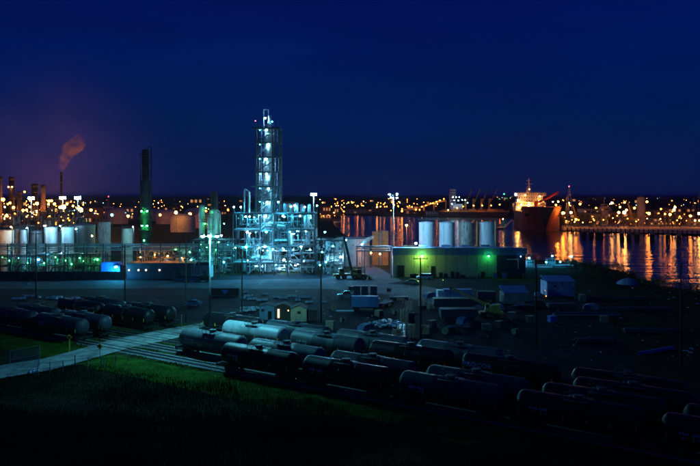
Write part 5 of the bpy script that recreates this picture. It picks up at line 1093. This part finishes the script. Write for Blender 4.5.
# bulwark, hawse, deckhouse aft, mast, funnel, deck crane
rl_ = MB()
for i in range(ns - 1):
    for s in (-1, 1): a, b = st_[i], st_[i + 1]; rl_.rod((a[0] - (3.5 if a[0] < 10 else 0), s * a[2], a[3] + 1), (b[0] - (3.5 if b[0] < 10 else 0), s * b[2], b[3] + 1), .09, n=4)
rl_.build('deck_railing', steel, shp)
MB().rod((10, -9.2, 13), (11.4, -14, 12.2), 1.2, n=12).build('hawse_pipe', black, shp); MB().rod((10, 9.2, 13), (11.4, 14, 12.2), 1.2, n=12).build('hawse_pipe', black, shp)
anc = MB().rod((0, 0, 0), (0, 0, 2.6), .22, n=6).rod((-1, 0, 0), (1, 0, 0), .2, n=6).rod((-1, 0, 0), (-1.3, 0, 1), .16, n=5).rod((1, 0, 0), (1.3, 0, 1), .16, n=5).build('anchor', black, shp, (9.2, -12.9, 10.6), 1)
zdk = 14.2
def deckh(x0, x1, hw, z0, z1, nwin):
    h = MB().box(((x0 + x1) / 2, 0, (z0 + z1) / 2), (x1 - x0, 2 * hw, z1 - z0)).build('deckhouse', shipw, shp)
    for k in range(nwin):
        y = -hw + 2 * hw * (k + .5) / nwin; MB().box((x0 - .06, y, z0 + (z1 - z0) * .6), (.1, hw / nwin * 1.0, .8)).build('window', glassm, h)
    MB().box(((x0 + x1) / 2 - .6, 0, z1 + .1), (x1 - x0 + 1.6, 2 * hw + 1.2, .18)).build('deck', steel, h)
    rb = MB()
    for k in range(15): y = -hw - .5 + (2 * hw + 1) * k / 14; rb.rod((x0 - 1.2, y, z1 + .2), (x0 - 1.2, y, z1 + 1.2), .05, n=4)
    rb.rod((x0 - 1.2, -hw - .5, z1 + 1.2), (x0 - 1.2, hw + .5, z1 + 1.2), .06, n=4); rb.build('railing', steel, h)
deckh(100, 126, 13.6, zdk, zdk + 3.4, 12); deckh(101, 124, 13.0, zdk + 3.6, zdk + 6.6, 12); deckh(102, 122, 12, zdk + 6.8, zdk + 9.6, 10); deckh(103, 120, 11, zdk + 9.8, zdk + 12.6, 10); deckh(104, 116, 14.0, zdk + 12.8, zdk + 15.6, 14)
MB().lathe([(2.6, zdk + 15.7), (2.2, zdk + 21), (1.4, zdk + 22.5), (.01, zdk + 22.6)], 12, (112, 1, 0)).build('funnel', shipw, shp)
prod('mast', shp, (108, 1, zdk + 15.7), (108, 1, zdk + 29), .45, shipw, 8); prod('crosstree', shp, (108, -2.5, zdk + 24), (108, 4.5, zdk + 24), .2, shipw, 6); prod('crosstree', shp, (108, -1.2, zdk + 27), (108, 3.2, zdk + 27), .15, shipw, 6)
for x in (42, 62, 82): MB().box((x, 0, zdk + 1.0), (15, 20, 2)).build('hatch_cover', ochre, shp)
cr_ = Vector((52, 1, zdk)); prod('crane_pedestal', shp, cr_, cr_ + Vector((0, 0, 6)), 1.3, redp, 12); MB().box(tuple(cr_ + Vector((0, 0, 7.2))), (3.4, 3.2, 2.8)).build('crane_house', redp, shp); 
jb = cr_ + Vector((0, -.5, 6.4)); je = Vector((44, -16.5, zdk + 16.2)); prod('crane_boom', shp, jb, je, .75, redp, sq=True); prod('crane_rope', shp, cr_ + Vector((0, 0, 9)), je, .08, cable, 5)
prod('foremast', shp, (16, 0, 18.6), (16, 0, 25), .35, shipw, 8)
def ship_light(x, y, z, k, s, r):
    h = pbox('deck_light', shp, (x + .4, y, z + .2), (.4, r * 1.8, r), steel_d); g = MB().ball((0, 0, 0), r, .9).build('lamp_glass', icol(k, s)); g.parent = h; g.scale = (1 / .4, 1 / (r * 1.8), 1 / r); g.location = (-.9 / .4 * .8, 0, -.2 / r)
for a in [(A[0], A[1], A[2], A[3], A[4] * 2.6, A[5]) for A in [(99, 11.5, zdk + 9, 'warm', 560, .55), (98.5, 2, zdk + 4.5, 'warm', 520, .5), (98.5, -4, zdk + 3.4, 'warm', 120, .4), (98.5, 8.5, zdk + 5, 'warm', 160, .4), (98.5, 11, zdk + 2.5, 'warm', 150, .4), (100, -9, zdk + 8.5, 'warm', 160, .4), (101, 5, zdk + 13.5, 'warm', 120, .4), (101, -8, zdk + 12.5, 'warm', 90, .4),
          (103, 13.5, zdk + 14.5, 'white', 60, .35), (104, 1, zdk + 19, 'warm', 60, .35), (60, 6, zdk + 7, 'warm', 120, .4), (28.0, -13.5, 22.6, 'amber', 460, .5), (46, -12, zdk + 8, 'warm', 160, .4), (24, 2, 21, 'amber', 60, .35), (98, -12, zdk + 3, 'amber', 90, .4)]]: ship_light(*a)
far_lamp(563, 213, 'amber', 160, 1.1, 521, 'bright amber lamp on the quay shining on the bow of the big ship')
# gangway / fender float lit pink at the waterline
gw = thing('gangway', 'sloping gangway at the waterline left of the big ship, lit pinkish', 'gangway', (PX(508, 560), 560, -.9)); 
MB().box((0, 0, 0), (.01, .01, .01)); prod('ramp', gw, (-3.5, 0, .6), (3.5, 0, 7.6), .5, shipw, sq=True); prod('handrail', gw, (-3.5, -.6, 1.8), (3.5, -.6, 8.8), .1, steel, 6); pbox('float', gw, (-8, 0, .6), (10, 3, 1.0), shipw); pbox('fender', gw, (-8, -1.6, .5), (9, .3, .7), rubber)
far_lamp(503, 219, 'warm', 130, .3, 556, 'warm lamp over the gangway beside the big ship')

# ------------------------------------------------------------------ crane ship across the river (dark hull, four ochre cranes)
CY = 880; cxs = PX(474, CY)
cs = thing('crane_ship', 'distant dark ship with four ochre deck cranes and raised booms', 'ship', (cxs, CY, -.9)); hl_ = PX(508, CY) - cxs; zt_ = PZ(211, CY) + .9
MB().prism([(-hl_, 0), (hl_ - 4, 0), (hl_, zt_), (-hl_ - 2, zt_)], -9, 9).build('hull', hullb, cs); MB().prism([(-hl_ - 2, zt_ - .9), (hl_, zt_ - .9), (hl_, zt_ + .5), (-hl_ - 2, zt_ + .5)], -9.2, -9.05).build('bulwark', ochre, cs)
for ub, ut in ((468, 471.7), (476, 480), (484, 487.4), (492, 497.3)):
    xb, xt = PX(ub - 2.6, CY) - cxs, PX(ut, CY) - cxs; c_ = prod('crane_post', cs, (xb, 0, zt_), (xb, 0, PZ(199, CY) + .9), 1.15, ochre, sq=True)
    MB().box((xb + .8, 0, PZ(200, CY) + .9), (2.6, 3, 3.4)).build('crane_cab', ochre, cs); prod('crane_boom', cs, (xb + 1.5, -2, PZ(202, CY) + .9), (xt, -2, PZ(188.6, CY) + .9), .42, ochre, sq=True); prod('crane_rope', cs, (xb, 0, PZ(198, CY) + .9), (xt, -2, PZ(188.6, CY) + .9), .12, cable, 4)
for k in range(7): x = PX(445 + 9 * k, CY) - cxs; pbox('hatch', cs, (x, -2, zt_ + 1.3), (8.5, 12, 2.6), ochre if k % 2 else brick)
th = MB().box((PX(453, CY) - cxs, 4, PZ(199.5, CY) + .9), (7.4, 9, PZ(189.5, CY) - PZ(210.5, CY))).build('bridge_tower', shipw, cs)
for j in range(6):
    for k in range(3): MB().box((PX(453, CY) - cxs - 2.3 + 2.3 * k, -.55, PZ(191.5 + 2.6 * j, CY) + .9), (1.4, .12, 1.3)).build('window', glassm, th)
pbox('deckhouse', cs, (PX(457, CY) - cxs, -1, PZ(207, CY) + .9), (13, 8, 8), shipw)
for u, v, k, s in [(453, 197, 'white', 60), (456, 197.2, 'white', 50), (459, 197, 'white', 60), (454, 200.3, 'white', 40), (458, 200.3, 'white', 60), (462, 200, 'white', 50), (465, 200, 'white', 36), (451.8, 204, 'white', 50), (467.5, 203, 'white', 30), (473.5, 205.5, 'amber', 70), (482, 205.5, 'amber', 80), (491, 205.5, 'amber', 100), (448, 210, 'warm', 50), (499.5, 204.5, 'amber', 50), (463, 206.5, 'amber', 40), (457, 208, 'amber', 30)]:
    x = PX(u, CY - 12) - cxs * 1.0; wall_light(cs, (x, -13, PZ(v, CY - 12) + .9), k, s * (.3 if k == 'white' else .3), .5)
scatter(16, 496, 512, 197, 200, ['white', 'green', 'warm'], 50, .6, 'tiny light left of the big ship bridge', 'tiny lights left of the big ship', 41, 18, 880)
for u, v, k in ((504, 194, 'green'), (541, 196, 'green')): far_lamp(u, v, k, 30, .6, 900, 'tiny green light on the skyline %s the big ship bridge' % ('left of' if u < 520 else 'right of'))

# rising road bridge with a string of amber lamps
brg = thing('road_bridge', 'distant bridge rising to the right under a string of amber lamps', 'bridge', (PX(422, 1150), 1150, 0)); bpx = PX(422, 1150)
pts_ = [(PX(u, 1150) - bpx, PZ(v, 1150)) for u, v in ((404, 210), (414, 209), (424, 206), (434, 203), (446, 200.5))]
for (xa, za), (xb, zb) in zip(pts_[:-1], pts_[1:]): prod('deck_span', brg, (xa, 0, za), (xb, 0, zb), 1.1, conc, sq=True); pbox('pier', brg, (xb, 1, zb / 2), (2, 3, max(1, zb)), conc)
for k0, (u, v) in enumerate([(402, 209), (412, 207), (416, 209.6), (419.5, 209.8), (422, 206.8), (426, 205.5), (430.5, 203.5), (433, 203.2), (436.5, 201.7), (440, 200.3), (443.8, 199)]):
    o = far_lamp(u, v, 'amber', 75, .8, 1145, 'amber lamp on the rising distant bridge, %s from the left' % ORD[k0], 'amber lamps along the rising bridge')
# far land buildings
def block(u0, u1, vt, Y, m, label, nwin=4, nf=2, lit=None, cat='building', vb=None, group=None):
    x0, x1 = PX(u0, Y), PX(u1, Y); z = PZ(vt, Y); W_ = x1 - x0; D = min(24, max(6, W_ * .6)); t = thing('building', label, cat, ((x0 + x1) / 2, Y, 0), 0, group)
    wl_ = pbox('wall', t, (0, D / 2, z / 2), (W_, D, z), m); pbox('roof', t, (0, D / 2, z + .2), (W_ + .8, D + .8, .4), roofd)
    for f in range(nf):
        for k in range(nwin): 
            o = pbox('window', t, (-W_ / 2 + W_ * (k + .5) / nwin, -.04, z * (f + .55) / nf), (W_ / nwin * .5, .08, z / nf * .4), lit if lit and R.random() < .4 else glassm)
    return t
litw = emis('lit_window_amber', (1, .42, .12), .55)
fb = [(320, 331, 206, 720, brick, 'brown lit house right of the steel works, left one', litw), (332, 341, 207.5, 700, brick, 'brown lit house right of the steel works, right one', litw), (346, 372, 209.5, 1000, conc, 'long low pale building on the far bank left of the tallest mast', litw), (372, 386, 207, 1080, brick, 'low brown building on the far bank behind the mast', None), (427, 446, 211.5, 905, shipw, 'long pale ferry shed left of the crane ship', None), (406, 420, 211, 980, brick, 'low brown building between the far bank lamps', litw),
      (565, 600, 213.5, 600, steel_d, 'long dark terminal hall right of the ship', litw), (600, 640, 213, 640, brick, 'long brown terminal hall in the middle of the right bank', litw), (583, 612, 209, 680, steel, 'grey terminal hall behind the long dark one', litw), (640, 668, 211, 650, brick, 'dark brown hall right of the white silo', litw), (668, 700, 208, 760, brick, 'far brown hall at the right edge', litw), (678, 692, 216, 600, mat('orange_shed_paint', (.5, .18, .05), .7), 'orange shed near the right edge of the far bank', None), (690, 712, 218.5, 585, conc, 'low pale shed at the right edge', litw),
      (650, 676, 218.5, 600, conc, 'low concrete shed left of the orange one', litw), (84, 100, 208, 620, brick, 'small brown building in the town left', litw), (103, 112, 206.5, 700, shipw, 'pale building with a red beacon mast in the town left', litw), (117, 134, 207.5, 720, conc, 'wide pale building glowing amber left of the dark column', litw), (160, 176, 207, 900, brick, 'low building behind the far domed tanks', litw), (213, 232, 207, 900, brick, 'low dark building behind the green columns', litw)]
for u0, u1, vt, Y, m, l_, lt in fb: block(u0, u1, vt, Y, m, l_, 7 if u1 - u0 > 18 else 4, 2, lt)
for k in range(34):
    u = bq.uniform(-30, 740); Y = bq.uniform(1100, 2600); w_ = bq.uniform(8, 26); block(u, u + w_, 195 + (27 - bq.uniform(8, 20)) * F / Y, Y, bq.choice((brick, conc, steel_d, roofd)), 'low dark building on the far horizon', 3, 1, litw, 'building', None, 'low buildings on the far horizon')
strip('dock_apron', GP([(562, 230.2), (590, 230.5), (620, 231.8), (660, 232.8), (700, 234), (740, 235)]), GP([(562, 222), (590, 221.5), (620, 221), (660, 221), (700, 221), (740, 221)]), conc, 0.05)
ws = thing('white_silo', 'white cylindrical silo on the far bank at the right', 'silo', (PX(641, 600), 600, 0)); MB().lathe([(3.4, 0), (3.4, PZ(198, 600)), (2.6, PZ(197, 600)), (.01, PZ(196.8, 600))], 20).build('shell', conc, ws); MB().rod((0, 0, PZ(197, 600)), (0, 0, PZ(195.6, 600)), 1.6, n=12).build('head_house', steel_d, ws)
ctw = thing('white_control_tower', 'small white stepped control tower among the dock lights', 'tower', (PX(604, 620), 620, 0))
for z0, z1, w_ in ((0, 12, 6), (12.05, 16, 9), (16.05, 19, 5)): pbox('storey', ctw, (0, 0, (z0 + z1) / 2), (w_, 6, z1 - z0), conc); pbox('window_band', ctw, (0, -3.04, (z0 + z1) / 2), (w_ * .8, .08, 1.0), glassm)
prod('antenna', ctw, (0, 0, 19), (0, 0, 24), .15, steel, 5)
tq = random.Random(64)
for k in range(13):
    u = 563 + 10.8 * k + tq.uniform(-2, 2); Yt = tq.uniform(575, 640); zt9 = tq.uniform(6, 12)
    t_u, cx_u = process_unit('loading_rack', 'dock loading frame on the right bank, %s from the ship' % ORD[k], 'process plant', u - 3.5, u + 3.5, Yt, Yt + 8, [zt9 * .55, zt9], 3, 2, 500 + k, 4, 1, (pipe_r, pipe_m, steel), 'dock loading frames on the right bank', .5, False)
    wall_light(t_u, (tq.uniform(-2, 2), -.5, zt9 * tq.uniform(.5, 1.1)), 'amber', 4, .5)
def lattice_mast(u, vt, Y, w_, label, beacon=True):
    t = thing('lattice_mast', label, 'mast', (PX(u, Y), Y, 0)); z = PZ(vt, Y); n = 8
    for sx, sy in ((-1, -1), (1, -1), (0, 1)): prod('leg', t, (sx * w_, sy * w_, 0), (sx * .3, sy * .3, z), .2, steel, 5)
    for k in range(n): f, g2 = 1 - k / n, 1 - (k + 1) / n; prod('brace', t, (-w_ * f - .1, -w_ * f, z * k / n), (w_ * g2 + .1, -w_ * g2, z * (k + 1) / n), .1, steel, 4)
    if beacon: MB().ball((0, 0, z + .5), .55).build('beacon', bulb('red', 14), t)
    return t
lattice_mast(569, 187, 590, 3.2, 'lattice mast with a red beacon right of the big ship'); wall_light(lattice_mast(567, 196, 600, 3, 'short lattice mast beside the red beacon mast', False), (1, -3, 20), 'warm', 60, .5)
lattice_mast(108.5, 197, 700, 2, 'thin mast with a red beacon over the town at left'); lattice_mast(699, 192.5, 700, 2.2, 'lattice mast at the right edge', False); lattice_mast(693.5, 198, 690, 1.8, 'shorter lattice mast near the right edge', False)
for ua, va, ub, vb_, nm in [(573, 205, 576, 213, 'short yellow dock crane boom right of the red beacon mast'), (628, 203, 632, 210, 'yellow dock crane boom left of the white silo')]:
    t = thing('dock_crane', nm, 'crane', (PX(ub, 580), 580, 0)); pbox('base', t, (0, 0, 3), (4, 4, 6), steel_d); pbox('cab', t, (0, 0, 7.5), (3, 3, 3), equip); prod('boom', t, (0, 0, 8), (PX(ua, 580) - PX(ub, 580), 0, PZ(va, 580)), .55, equip, sq=True)
# quay with piles and berth dolphins in front of the terminal
qy = thing('quay', 'long low wooden quay on piles along the far bank at the right', 'quay', (PX(640, 500), 500, 0)); qx = PX(640, 500)
pa, pb_ = Vector(G(566, 231)), Vector(G(705, 234)); nq = 30
for k in range(nq):
    a = pa.lerp(pb_, k / nq); b = pa.lerp(pb_, (k + 1) / nq); m2 = (a + b) / 2
    pbox('deck_panel', qy, (m2.x - qx, m2.y - 500 - 2, 1.6), ((b - a).length - .1, 4, .5), ochre if False else woodp, math.atan2((b - a).y, (b - a).x)); prod('pile', qy, (a.x - qx, a.y - 500 - 3, -3), (a.x - qx, a.y - 500 - 3, 2.6), .45, wood, 8)
for k0, (u, v) in enumerate([(584, 236), (591, 236.3), (598, 236.6), (601, 236.8), (622, 238), (629, 238.3), (637, 238.4), (652, 238.8), (668, 239.5), (679, 240)]):
    x, y = G(u, v); t = thing('mooring_dolphin', 'dark timber mooring dolphin in the water off the quay, %s from the left' % ORD[k0], 'mooring dolphin', (x, y, -.9), 0, 'mooring dolphins off the quay')
    for k in range(6): a = k * 1.047; prod('pile', t, (1.3 * math.cos(a), 1.3 * math.sin(a), -1), (.8 * math.cos(a), .8 * math.sin(a), 4.2), .38, wood, 7)
    MB().rod((0, 0, 3.6), (0, 0, 4.4), 1.6, n=10).build('cap', conc, t)
# trees on the far banks: dark crowns against the lights
def tree(x, y, h_, label, seed, group):
    q = random.Random(seed); t = thing('tree', label, 'tree', (x, y, 0), 0, group); tr = MB().rod((0, 0, -.3), (0, 0, h_ * .45), h_ * .035, h_ * .02, n=7)
    for k in range(5): a = q.uniform(0, 6.28); tr.rod((0, 0, h_ * q.uniform(.3, .45)), (h_ * .25 * math.cos(a), h_ * .25 * math.sin(a), h_ * q.uniform(.6, .8)), h_ * .018, h_ * .005, n=5)
    tr.build('trunk', bark, t); V = []; Fc = []; cl = [(q.gauss(0, h_ * .2), q.gauss(0, h_ * .2), h_ * q.uniform(.42, .9), h_ * q.uniform(.1, .2)) for _ in range(12)]
    for k in range(330):
        c = q.choice(cl); p = Vector((c[0] + q.gauss(0, c[3] * .6), c[1] + q.gauss(0, c[3] * .6), c[2] + q.gauss(0, c[3] * .5))); a = Vector((q.uniform(-1, 1), q.uniform(-1, 1), q.uniform(-.6, .6))).normalized() * h_ * q.uniform(.02, .05); b = a.cross(Vector((q.uniform(-1, 1), q.uniform(-1, 1), q.uniform(-1, 1)))).normalized() * h_ * q.uniform(.015, .03); o = len(V)
        V += [p - a, p + b, p + a, p - b]; Fc.append((o, o + 1, o + 2, o + 3))
    MB().add(V, Fc).build('crown', leafm, t); return t
tp = [tree(0, 0, h, 'dark tree on the far bank of the river', 300 + k, 'dark trees on the far banks') for k, h in enumerate((11, 14, 9))]
first = [True] * 3
for k in range(90):
    if k < 48: u, Y = bq.uniform(560, 730), bq.uniform(600, 1000)
    elif k < 70: u, Y = bq.uniform(315, 440), bq.uniform(1020, 1400)
    else: u, Y = bq.uniform(-10, 240), bq.uniform(650, 1000)
    i = k % 3; o = tp[i] if first[i] else copy_tree(tp[i]); first[i] = False; o.location = (PX(u, Y), Y, 0); o.rotation_euler.z = bq.uniform(0, 6)

# ------------------------------------------------------------------ fences, marker signs at the crossing
fn = thing('chain_link_panel', 'leaning chain link fence panel with a pipe frame on the grass at the left', 'fence', (*G(23, 371), 0)); x0f = PX(9, 104) - G(23, 371)[0]; x1f = PX(38.5, 106) - G(23, 371)[0]
zA, zB = 3.0, 3.2
for a, b in (((x0f, 0, 0), (x0f, 0, zA)), ((x1f, 2, 0), (x1f, 2, zB + .3)), ((x0f, 0, zA), (x1f, 2, zB + .3)), ((x0f, 0, 1.7), (x1f, 2, 2.0)), ((x0f, 0, .2), (x1f, 2, .3))): prod('frame_pipe', fn, a, b, .045, steel, 6)
wm_ = MB()
for k in range(60):
    f = k / 59; g2 = min(1, f + .14)
    for (fa, fb_) in ((f, g2), (g2, f)): wm_.rod((x0f + (x1f - x0f) * fa, 2 * fa, .2), (x0f + (x1f - x0f) * fb_, 2 * fb_, 3.1), .008, n=3, cap=False)
tag(wm_.build('wire_mesh', steel, fn), kind='stuff')
ff = thing('wire_fence', 'low rail fence along the near edge of the pale road', 'fence', (*G(60, 372), 0)); fx, fy = G(60, 372); fp = [G(u, v) for u, v in ((38, 376), (50, 374.5), (63, 373), (75, 371), (88, 369.5), (101, 368))]
for k, (x, y) in enumerate(fp):
    prod('post', ff, (x - fx, y - fy, 0), (x - fx, y - fy, 2.4 if k == 3 else 1.9), .07, wood if k == 3 else steel, 6)
    if k: 
        for z in (1.0, 1.8): prod('rail', ff, (fp[k - 1][0] - fx, fp[k - 1][1] - fy, z), (x - fx, y - fy, z), .035, steel, 5)
ff2 = thing('wire_fence', 'dim rail fence continuing right along the near road edge toward the rails', 'fence', (*G(130, 366), 0)); fx, fy = G(130, 366); fp = [G(u, v) for u, v in ((104, 367.5), (116, 366), (128, 365))]
for k, (x, y) in enumerate(fp):
    prod('post', ff2, (x - fx, y - fy, 0), (x - fx, y - fy, 1.7), .06, steel, 6)
    if k: prod('rail', ff2, (fp[k - 1][0] - fx, fp[k - 1][1] - fy, 1.6), (x - fx, y - fy, 1.6), .03, steel, 5)
for u, v, h_, nm in [(69.5, 353.5, 2.8, 'yellow diamond marker sign beside the left tank cars'), (100, 359, 2.1, 'small dull yellow marker sign on the near edge of the road')]:
    x, y = G(u, v); t = thing('marker_sign', nm, 'sign', (x, y, 0)); prod('post', t, (0, 0, 0), (0, 0, h_), .08 if u < 80 else .05, yell if u < 80 else steel, 6); MB().add([(0, -.1, h_ - .55), (.5, -.1, h_), (0, -.1, h_ + .5), (-.5, -.1, h_), (0, -.06, h_ - .55), (.5, -.06, h_), (0, -.06, h_ + .5), (-.5, -.06, h_)], [(0, 1, 2, 3), (7, 6, 5, 4), (0, 4, 5, 1), (1, 5, 6, 2), (2, 6, 7, 3), (3, 7, 4, 0)]).build('board', yell, t); MB().box((0, -.12, h_), (.28, .02, .28), 0).build('symbol', black, t)
t = thing('marker_post', 'thin green-grey marker post at the far side of the road crossing', 'post', (*G(181.5, 328), 0)); prod('post', t, (0, 0, 0), (0, 0, 2.6), .05, steel, 6); prod('cap', t, (0, 0, 2.6), (0, 0, 2.7), .08, yell, 6)
for u, v in ((33.5, 374), (37, 373.5), (29.5, 375)):
    x, y = G(u, v); t = thing('litter_bag', 'small pale bag lying at the near road edge, far left', 'bag', (x, y, hgt(x, y) + .1), 0, 'pale bags at the near road edge'); MB().ball((0, 0, .28), .38, .8).build('bag', snow_w, t); MB().rod((0, 0, .5), (.05, 0, .75), .1, .16, n=6).build('neck', snow_w, t)

# ------------------------------------------------------------------ grass and reeds
def blades(name, n, region, hr, wr, m, seed, dens=None):
    q = np.random.RandomState(seed); V = []; Fc = []; cnt = 0
    for _ in range(n):
        u = q.uniform(region[0], region[1]); v = q.uniform(region[2], region[3]); 
        # ray / sloping ground: march a little
        y = CAM_H * F / (v - 195.0)
        for _k in range(4): y = (CAM_H - hgt((u - 350) / F * y, y)) * F / (v - 195.0)
        x = (u - 350) / F * y
        w_ = NR.x * (x - P1.x) + NR.y * (y - P1.y)
        if w_ > -3.2 and name != 'verge_grass': continue
        if dens and not dens(x, y, w_): continue
        z = hgt(x, y); h = q.uniform(*hr) * max(.25, 1 + .5 * mnoise.noise(Vector((x * .3, y * .3, 3))) + 1.2 * mnoise.noise(Vector((x * .09, y * .09, 8)))); a = q.uniform(0, 6.28); ww = q.uniform(*wr); ln = q.uniform(.1, .5) * h; b = q.uniform(0, 6.28)
        dx, dy = ww * math.cos(a), ww * math.sin(a); o = len(V); tx_, ty_ = x + ln * math.cos(b), y + ln * math.sin(b)
        V += [(x - dx, y - dy, z - .05), (x + dx, y + dy, z - .05), ((x + tx_) / 2 + dx * .7 - (tx_ - x) * .2, (y + ty_) / 2 + dy * .7 - (ty_ - y) * .2, z + h * .6), ((x + tx_) / 2 - dx * .7 - (tx_ - x) * .2, (y + ty_) / 2 - dy * .7 - (ty_ - y) * .2, z + h * .6), (tx_, ty_, z + h)]
        Fc += [(o, o + 1, o + 2, o + 3), (o + 3, o + 2, o + 4)]
    me = bpy.data.meshes.new(name); me.from_pydata(V, [], Fc); me.materials.append(m); me.update()
    tag(obj(name, me), kind='stuff')
nearroad = [Vector(G(u, v)) for u, v in ((-60, 388), (-10, 382), (50, 372), (100, 358), (130, 349))]
def off_road(x, y, w_):
    # below the near road edge
    xs = [p.x for p in nearroad]; ys = [p.y for p in nearroad]; return x > xs[-1] or y < np.interp(x, xs, ys) - .4
gpatch = lambda x, y: mnoise.noise(Vector((x * .10, y * .16, 5)))
blades('short_grass', 80000, (-20, 720, 352, 425), (.10, .28), (.02, .04), grassm, 1, lambda x, y, w_: off_road(x, y, w_) and -9.5 + 4 * gpatch(x, y) < w_ < -3.9)
blades('unlit_weeds', 70000, (-20, 720, 365, 440), (.25, .7), (.02, .04), weedm, 2, lambda x, y, w_: off_road(x, y, w_) and w_ < -7.5 + 4 * gpatch(x, y))
blades('foreground_grass', 40000, (-20, 720, 420, 470), (.3, .9), (.015, .03), weedm, 6, off_road)
blades('reeds', 14000, (-20, 720, 385, 470), (.6, 1.3), (.010, .022), reedm, 3, lambda x, y, w_: off_road(x, y, w_) and w_ < -12 and mnoise.noise(Vector((x * .09, y * .09, 7))) > .02)
def verge(x, y, w_):
    s_ = DR.x * (x - P1.x) + DR.y * (y - P1.y)
    xs = [G(u, v)[0] for u, v in ((-10, 369), (45, 360), (82, 350), (108, 342), (138, 336), (168, 330))]; ys = [G(u, v)[1] for u, v in ((-10, 369), (45, 360), (82, 350), (108, 342), (138, 336), (168, 330))]
    xl = [G(u, v)[0] for u, v in ((50, 372), (100, 358), (130, 349), (160, 343), (190, 336))]; yl = [G(u, v)[1] for u, v in ((50, 372), (100, 358), (130, 349), (160, 343), (190, 336))]
    above = y > np.interp(x, xs, ys) + .6; below = y < np.interp(x, xl, yl) - .6
    bed = any(abs(w_ - tw_) < 1.7 for tw_ in TW[:3])
    return (above or below) and not bed and w_ > -3.0 and (w_ < 12.5 or x > -45) and mnoise.noise(Vector((x * .3, y * .3, 1))) > -.25 and s_ < 4
blades('verge_grass', 36000, (0, 250, 325, 372), (.2, .5), (.03, .06), grassm, 4, verge)

# ------------------------------------------------------------------ smoke and steam
def plume(name, label, pts, dens, col, scale):
    m = bpy.data.materials.new(name + '_vapour'); m.use_nodes = True; t = m.node_tree; t.nodes.clear(); o = t.nodes.new('ShaderNodeOutputMaterial'); v = t.nodes.new('ShaderNodeVolumePrincipled'); t.links.new(v.outputs[0], o.inputs['Volume'])
    v.inputs['Color'].default_value = (*col, 1); v.inputs['Anisotropy'].default_value = .2
    g = t.nodes.new('ShaderNodeNewGeometry'); n = t.nodes.new('ShaderNodeTexNoise'); n.inputs['Scale'].default_value = scale; n.inputs['Detail'].default_value = 5; t.links.new(g.outputs['Position'], n.inputs['Vector'])
    r = t.nodes.new('ShaderNodeMapRange'); r.inputs[1].default_value = .38; r.inputs[2].default_value = .8; r.inputs[3].default_value = 0; r.inputs[4].default_value = dens; t.links.new(n.outputs[0], r.inputs[0])
    tc_ = t.nodes.new('ShaderNodeTexCoord'); ma_ = t.nodes.new('ShaderNodeMapping'); ma_.inputs['Location'].default_value = (-1, -1, -1); ma_.inputs['Scale'].default_value = (2, 2, 2); t.links.new(tc_.outputs['Generated'], ma_.inputs[0])
    ln_ = t.nodes.new('ShaderNodeVectorMath'); ln_.operation = 'LENGTH'; t.links.new(ma_.outputs[0], ln_.inputs[0]); fr_ = t.nodes.new('ShaderNodeMapRange'); fr_.interpolation_type = 'SMOOTHSTEP'; fr_.inputs[1].default_value = .35; fr_.inputs[2].default_value = 1.45; fr_.inputs[3].default_value = 1; fr_.inputs[4].default_value = 0; t.links.new(ln_.outputs['Value'], fr_.inputs[0])
    mu_ = t.nodes.new('ShaderNodeMath'); mu_.operation = 'MULTIPLY'; t.links.new(r.outputs[0], mu_.inputs[0]); t.links.new(fr_.outputs[0], mu_.inputs[1]); t.links.new(mu_.outputs[0], v.inputs['Density'])
    b = MB(); n_ = 16; V = []; c0 = pts[0][0]
    for (c, rr) in pts:
        for k in range(n_): a = 2 * math.pi * k / n_; q = rr * (1 + .22 * mnoise.noise(Vector((c[0] * .3 + math.cos(a) * 2, c[2] * .3, math.sin(a) * 2)))); V.append((c[0] - c0[0] + q * math.cos(a), c[1] - c0[1] + q * math.sin(a), c[2] - c0[2]))
    Fc = [(i * n_ + k, i * n_ + (k + 1) % n_, (i + 1) * n_ + (k + 1) % n_, (i + 1) * n_ + k) for i in range(len(pts) - 1) for k in range(n_)] + [tuple(reversed(range(n_))), tuple(range((len(pts) - 1) * n_, len(pts) * n_))]
    b.add(V, Fc, 0, True); ob = b.build(name, m, None, c0); return tag(ob, label, 'smoke', None, 'stuff')
pY = 450
plume('smoke_plume', 'pinkish smoke plume drifting right from the thin tall stack', [((PX(u, pY), pY, PZ(v, pY)), r) for u, v, r in ((61.5, 171.5, .8), (62, 167, 2.6), (63.5, 162, 3.6), (67, 156, 4.8), (71, 150, 6.6), (74.5, 145, 7.0), (78, 139, 4.6), (80, 134, 2.0))], .5, (1, .85, 1), .13)
plume('steam_plume', 'small white steam puff blowing over the pipe bridge', [((PX(u, 240), 240, PZ(v, 240)), r) for u, v, r in ((361.5, 245.3, .3), (363, 243.6, .8), (366, 241, 1.2), (369, 238.5, 1.4), (372, 236.5, 1.0), (374, 235.3, .4))], 3.0, (.9, .95, 1), .7)
# ------------------------------------------------------------------ faint night haze: far land fades into the sky
hz = bpy.data.materials.new('harbour_haze'); hz.use_nodes = True; t = hz.node_tree; t.nodes.clear(); o = t.nodes.new('ShaderNodeOutputMaterial'); v = t.nodes.new('ShaderNodeVolumePrincipled'); t.links.new(v.outputs[0], o.inputs['Volume'])
v.inputs['Color'].default_value = (.85, .9, 1, 1); v.inputs['Density'].default_value = 0.000035; v.inputs['Anisotropy'].default_value = .5
tag(MB().box((0, 5000, 32), (100000, 100000, 80)).build('haze', hz), kind='stuff')
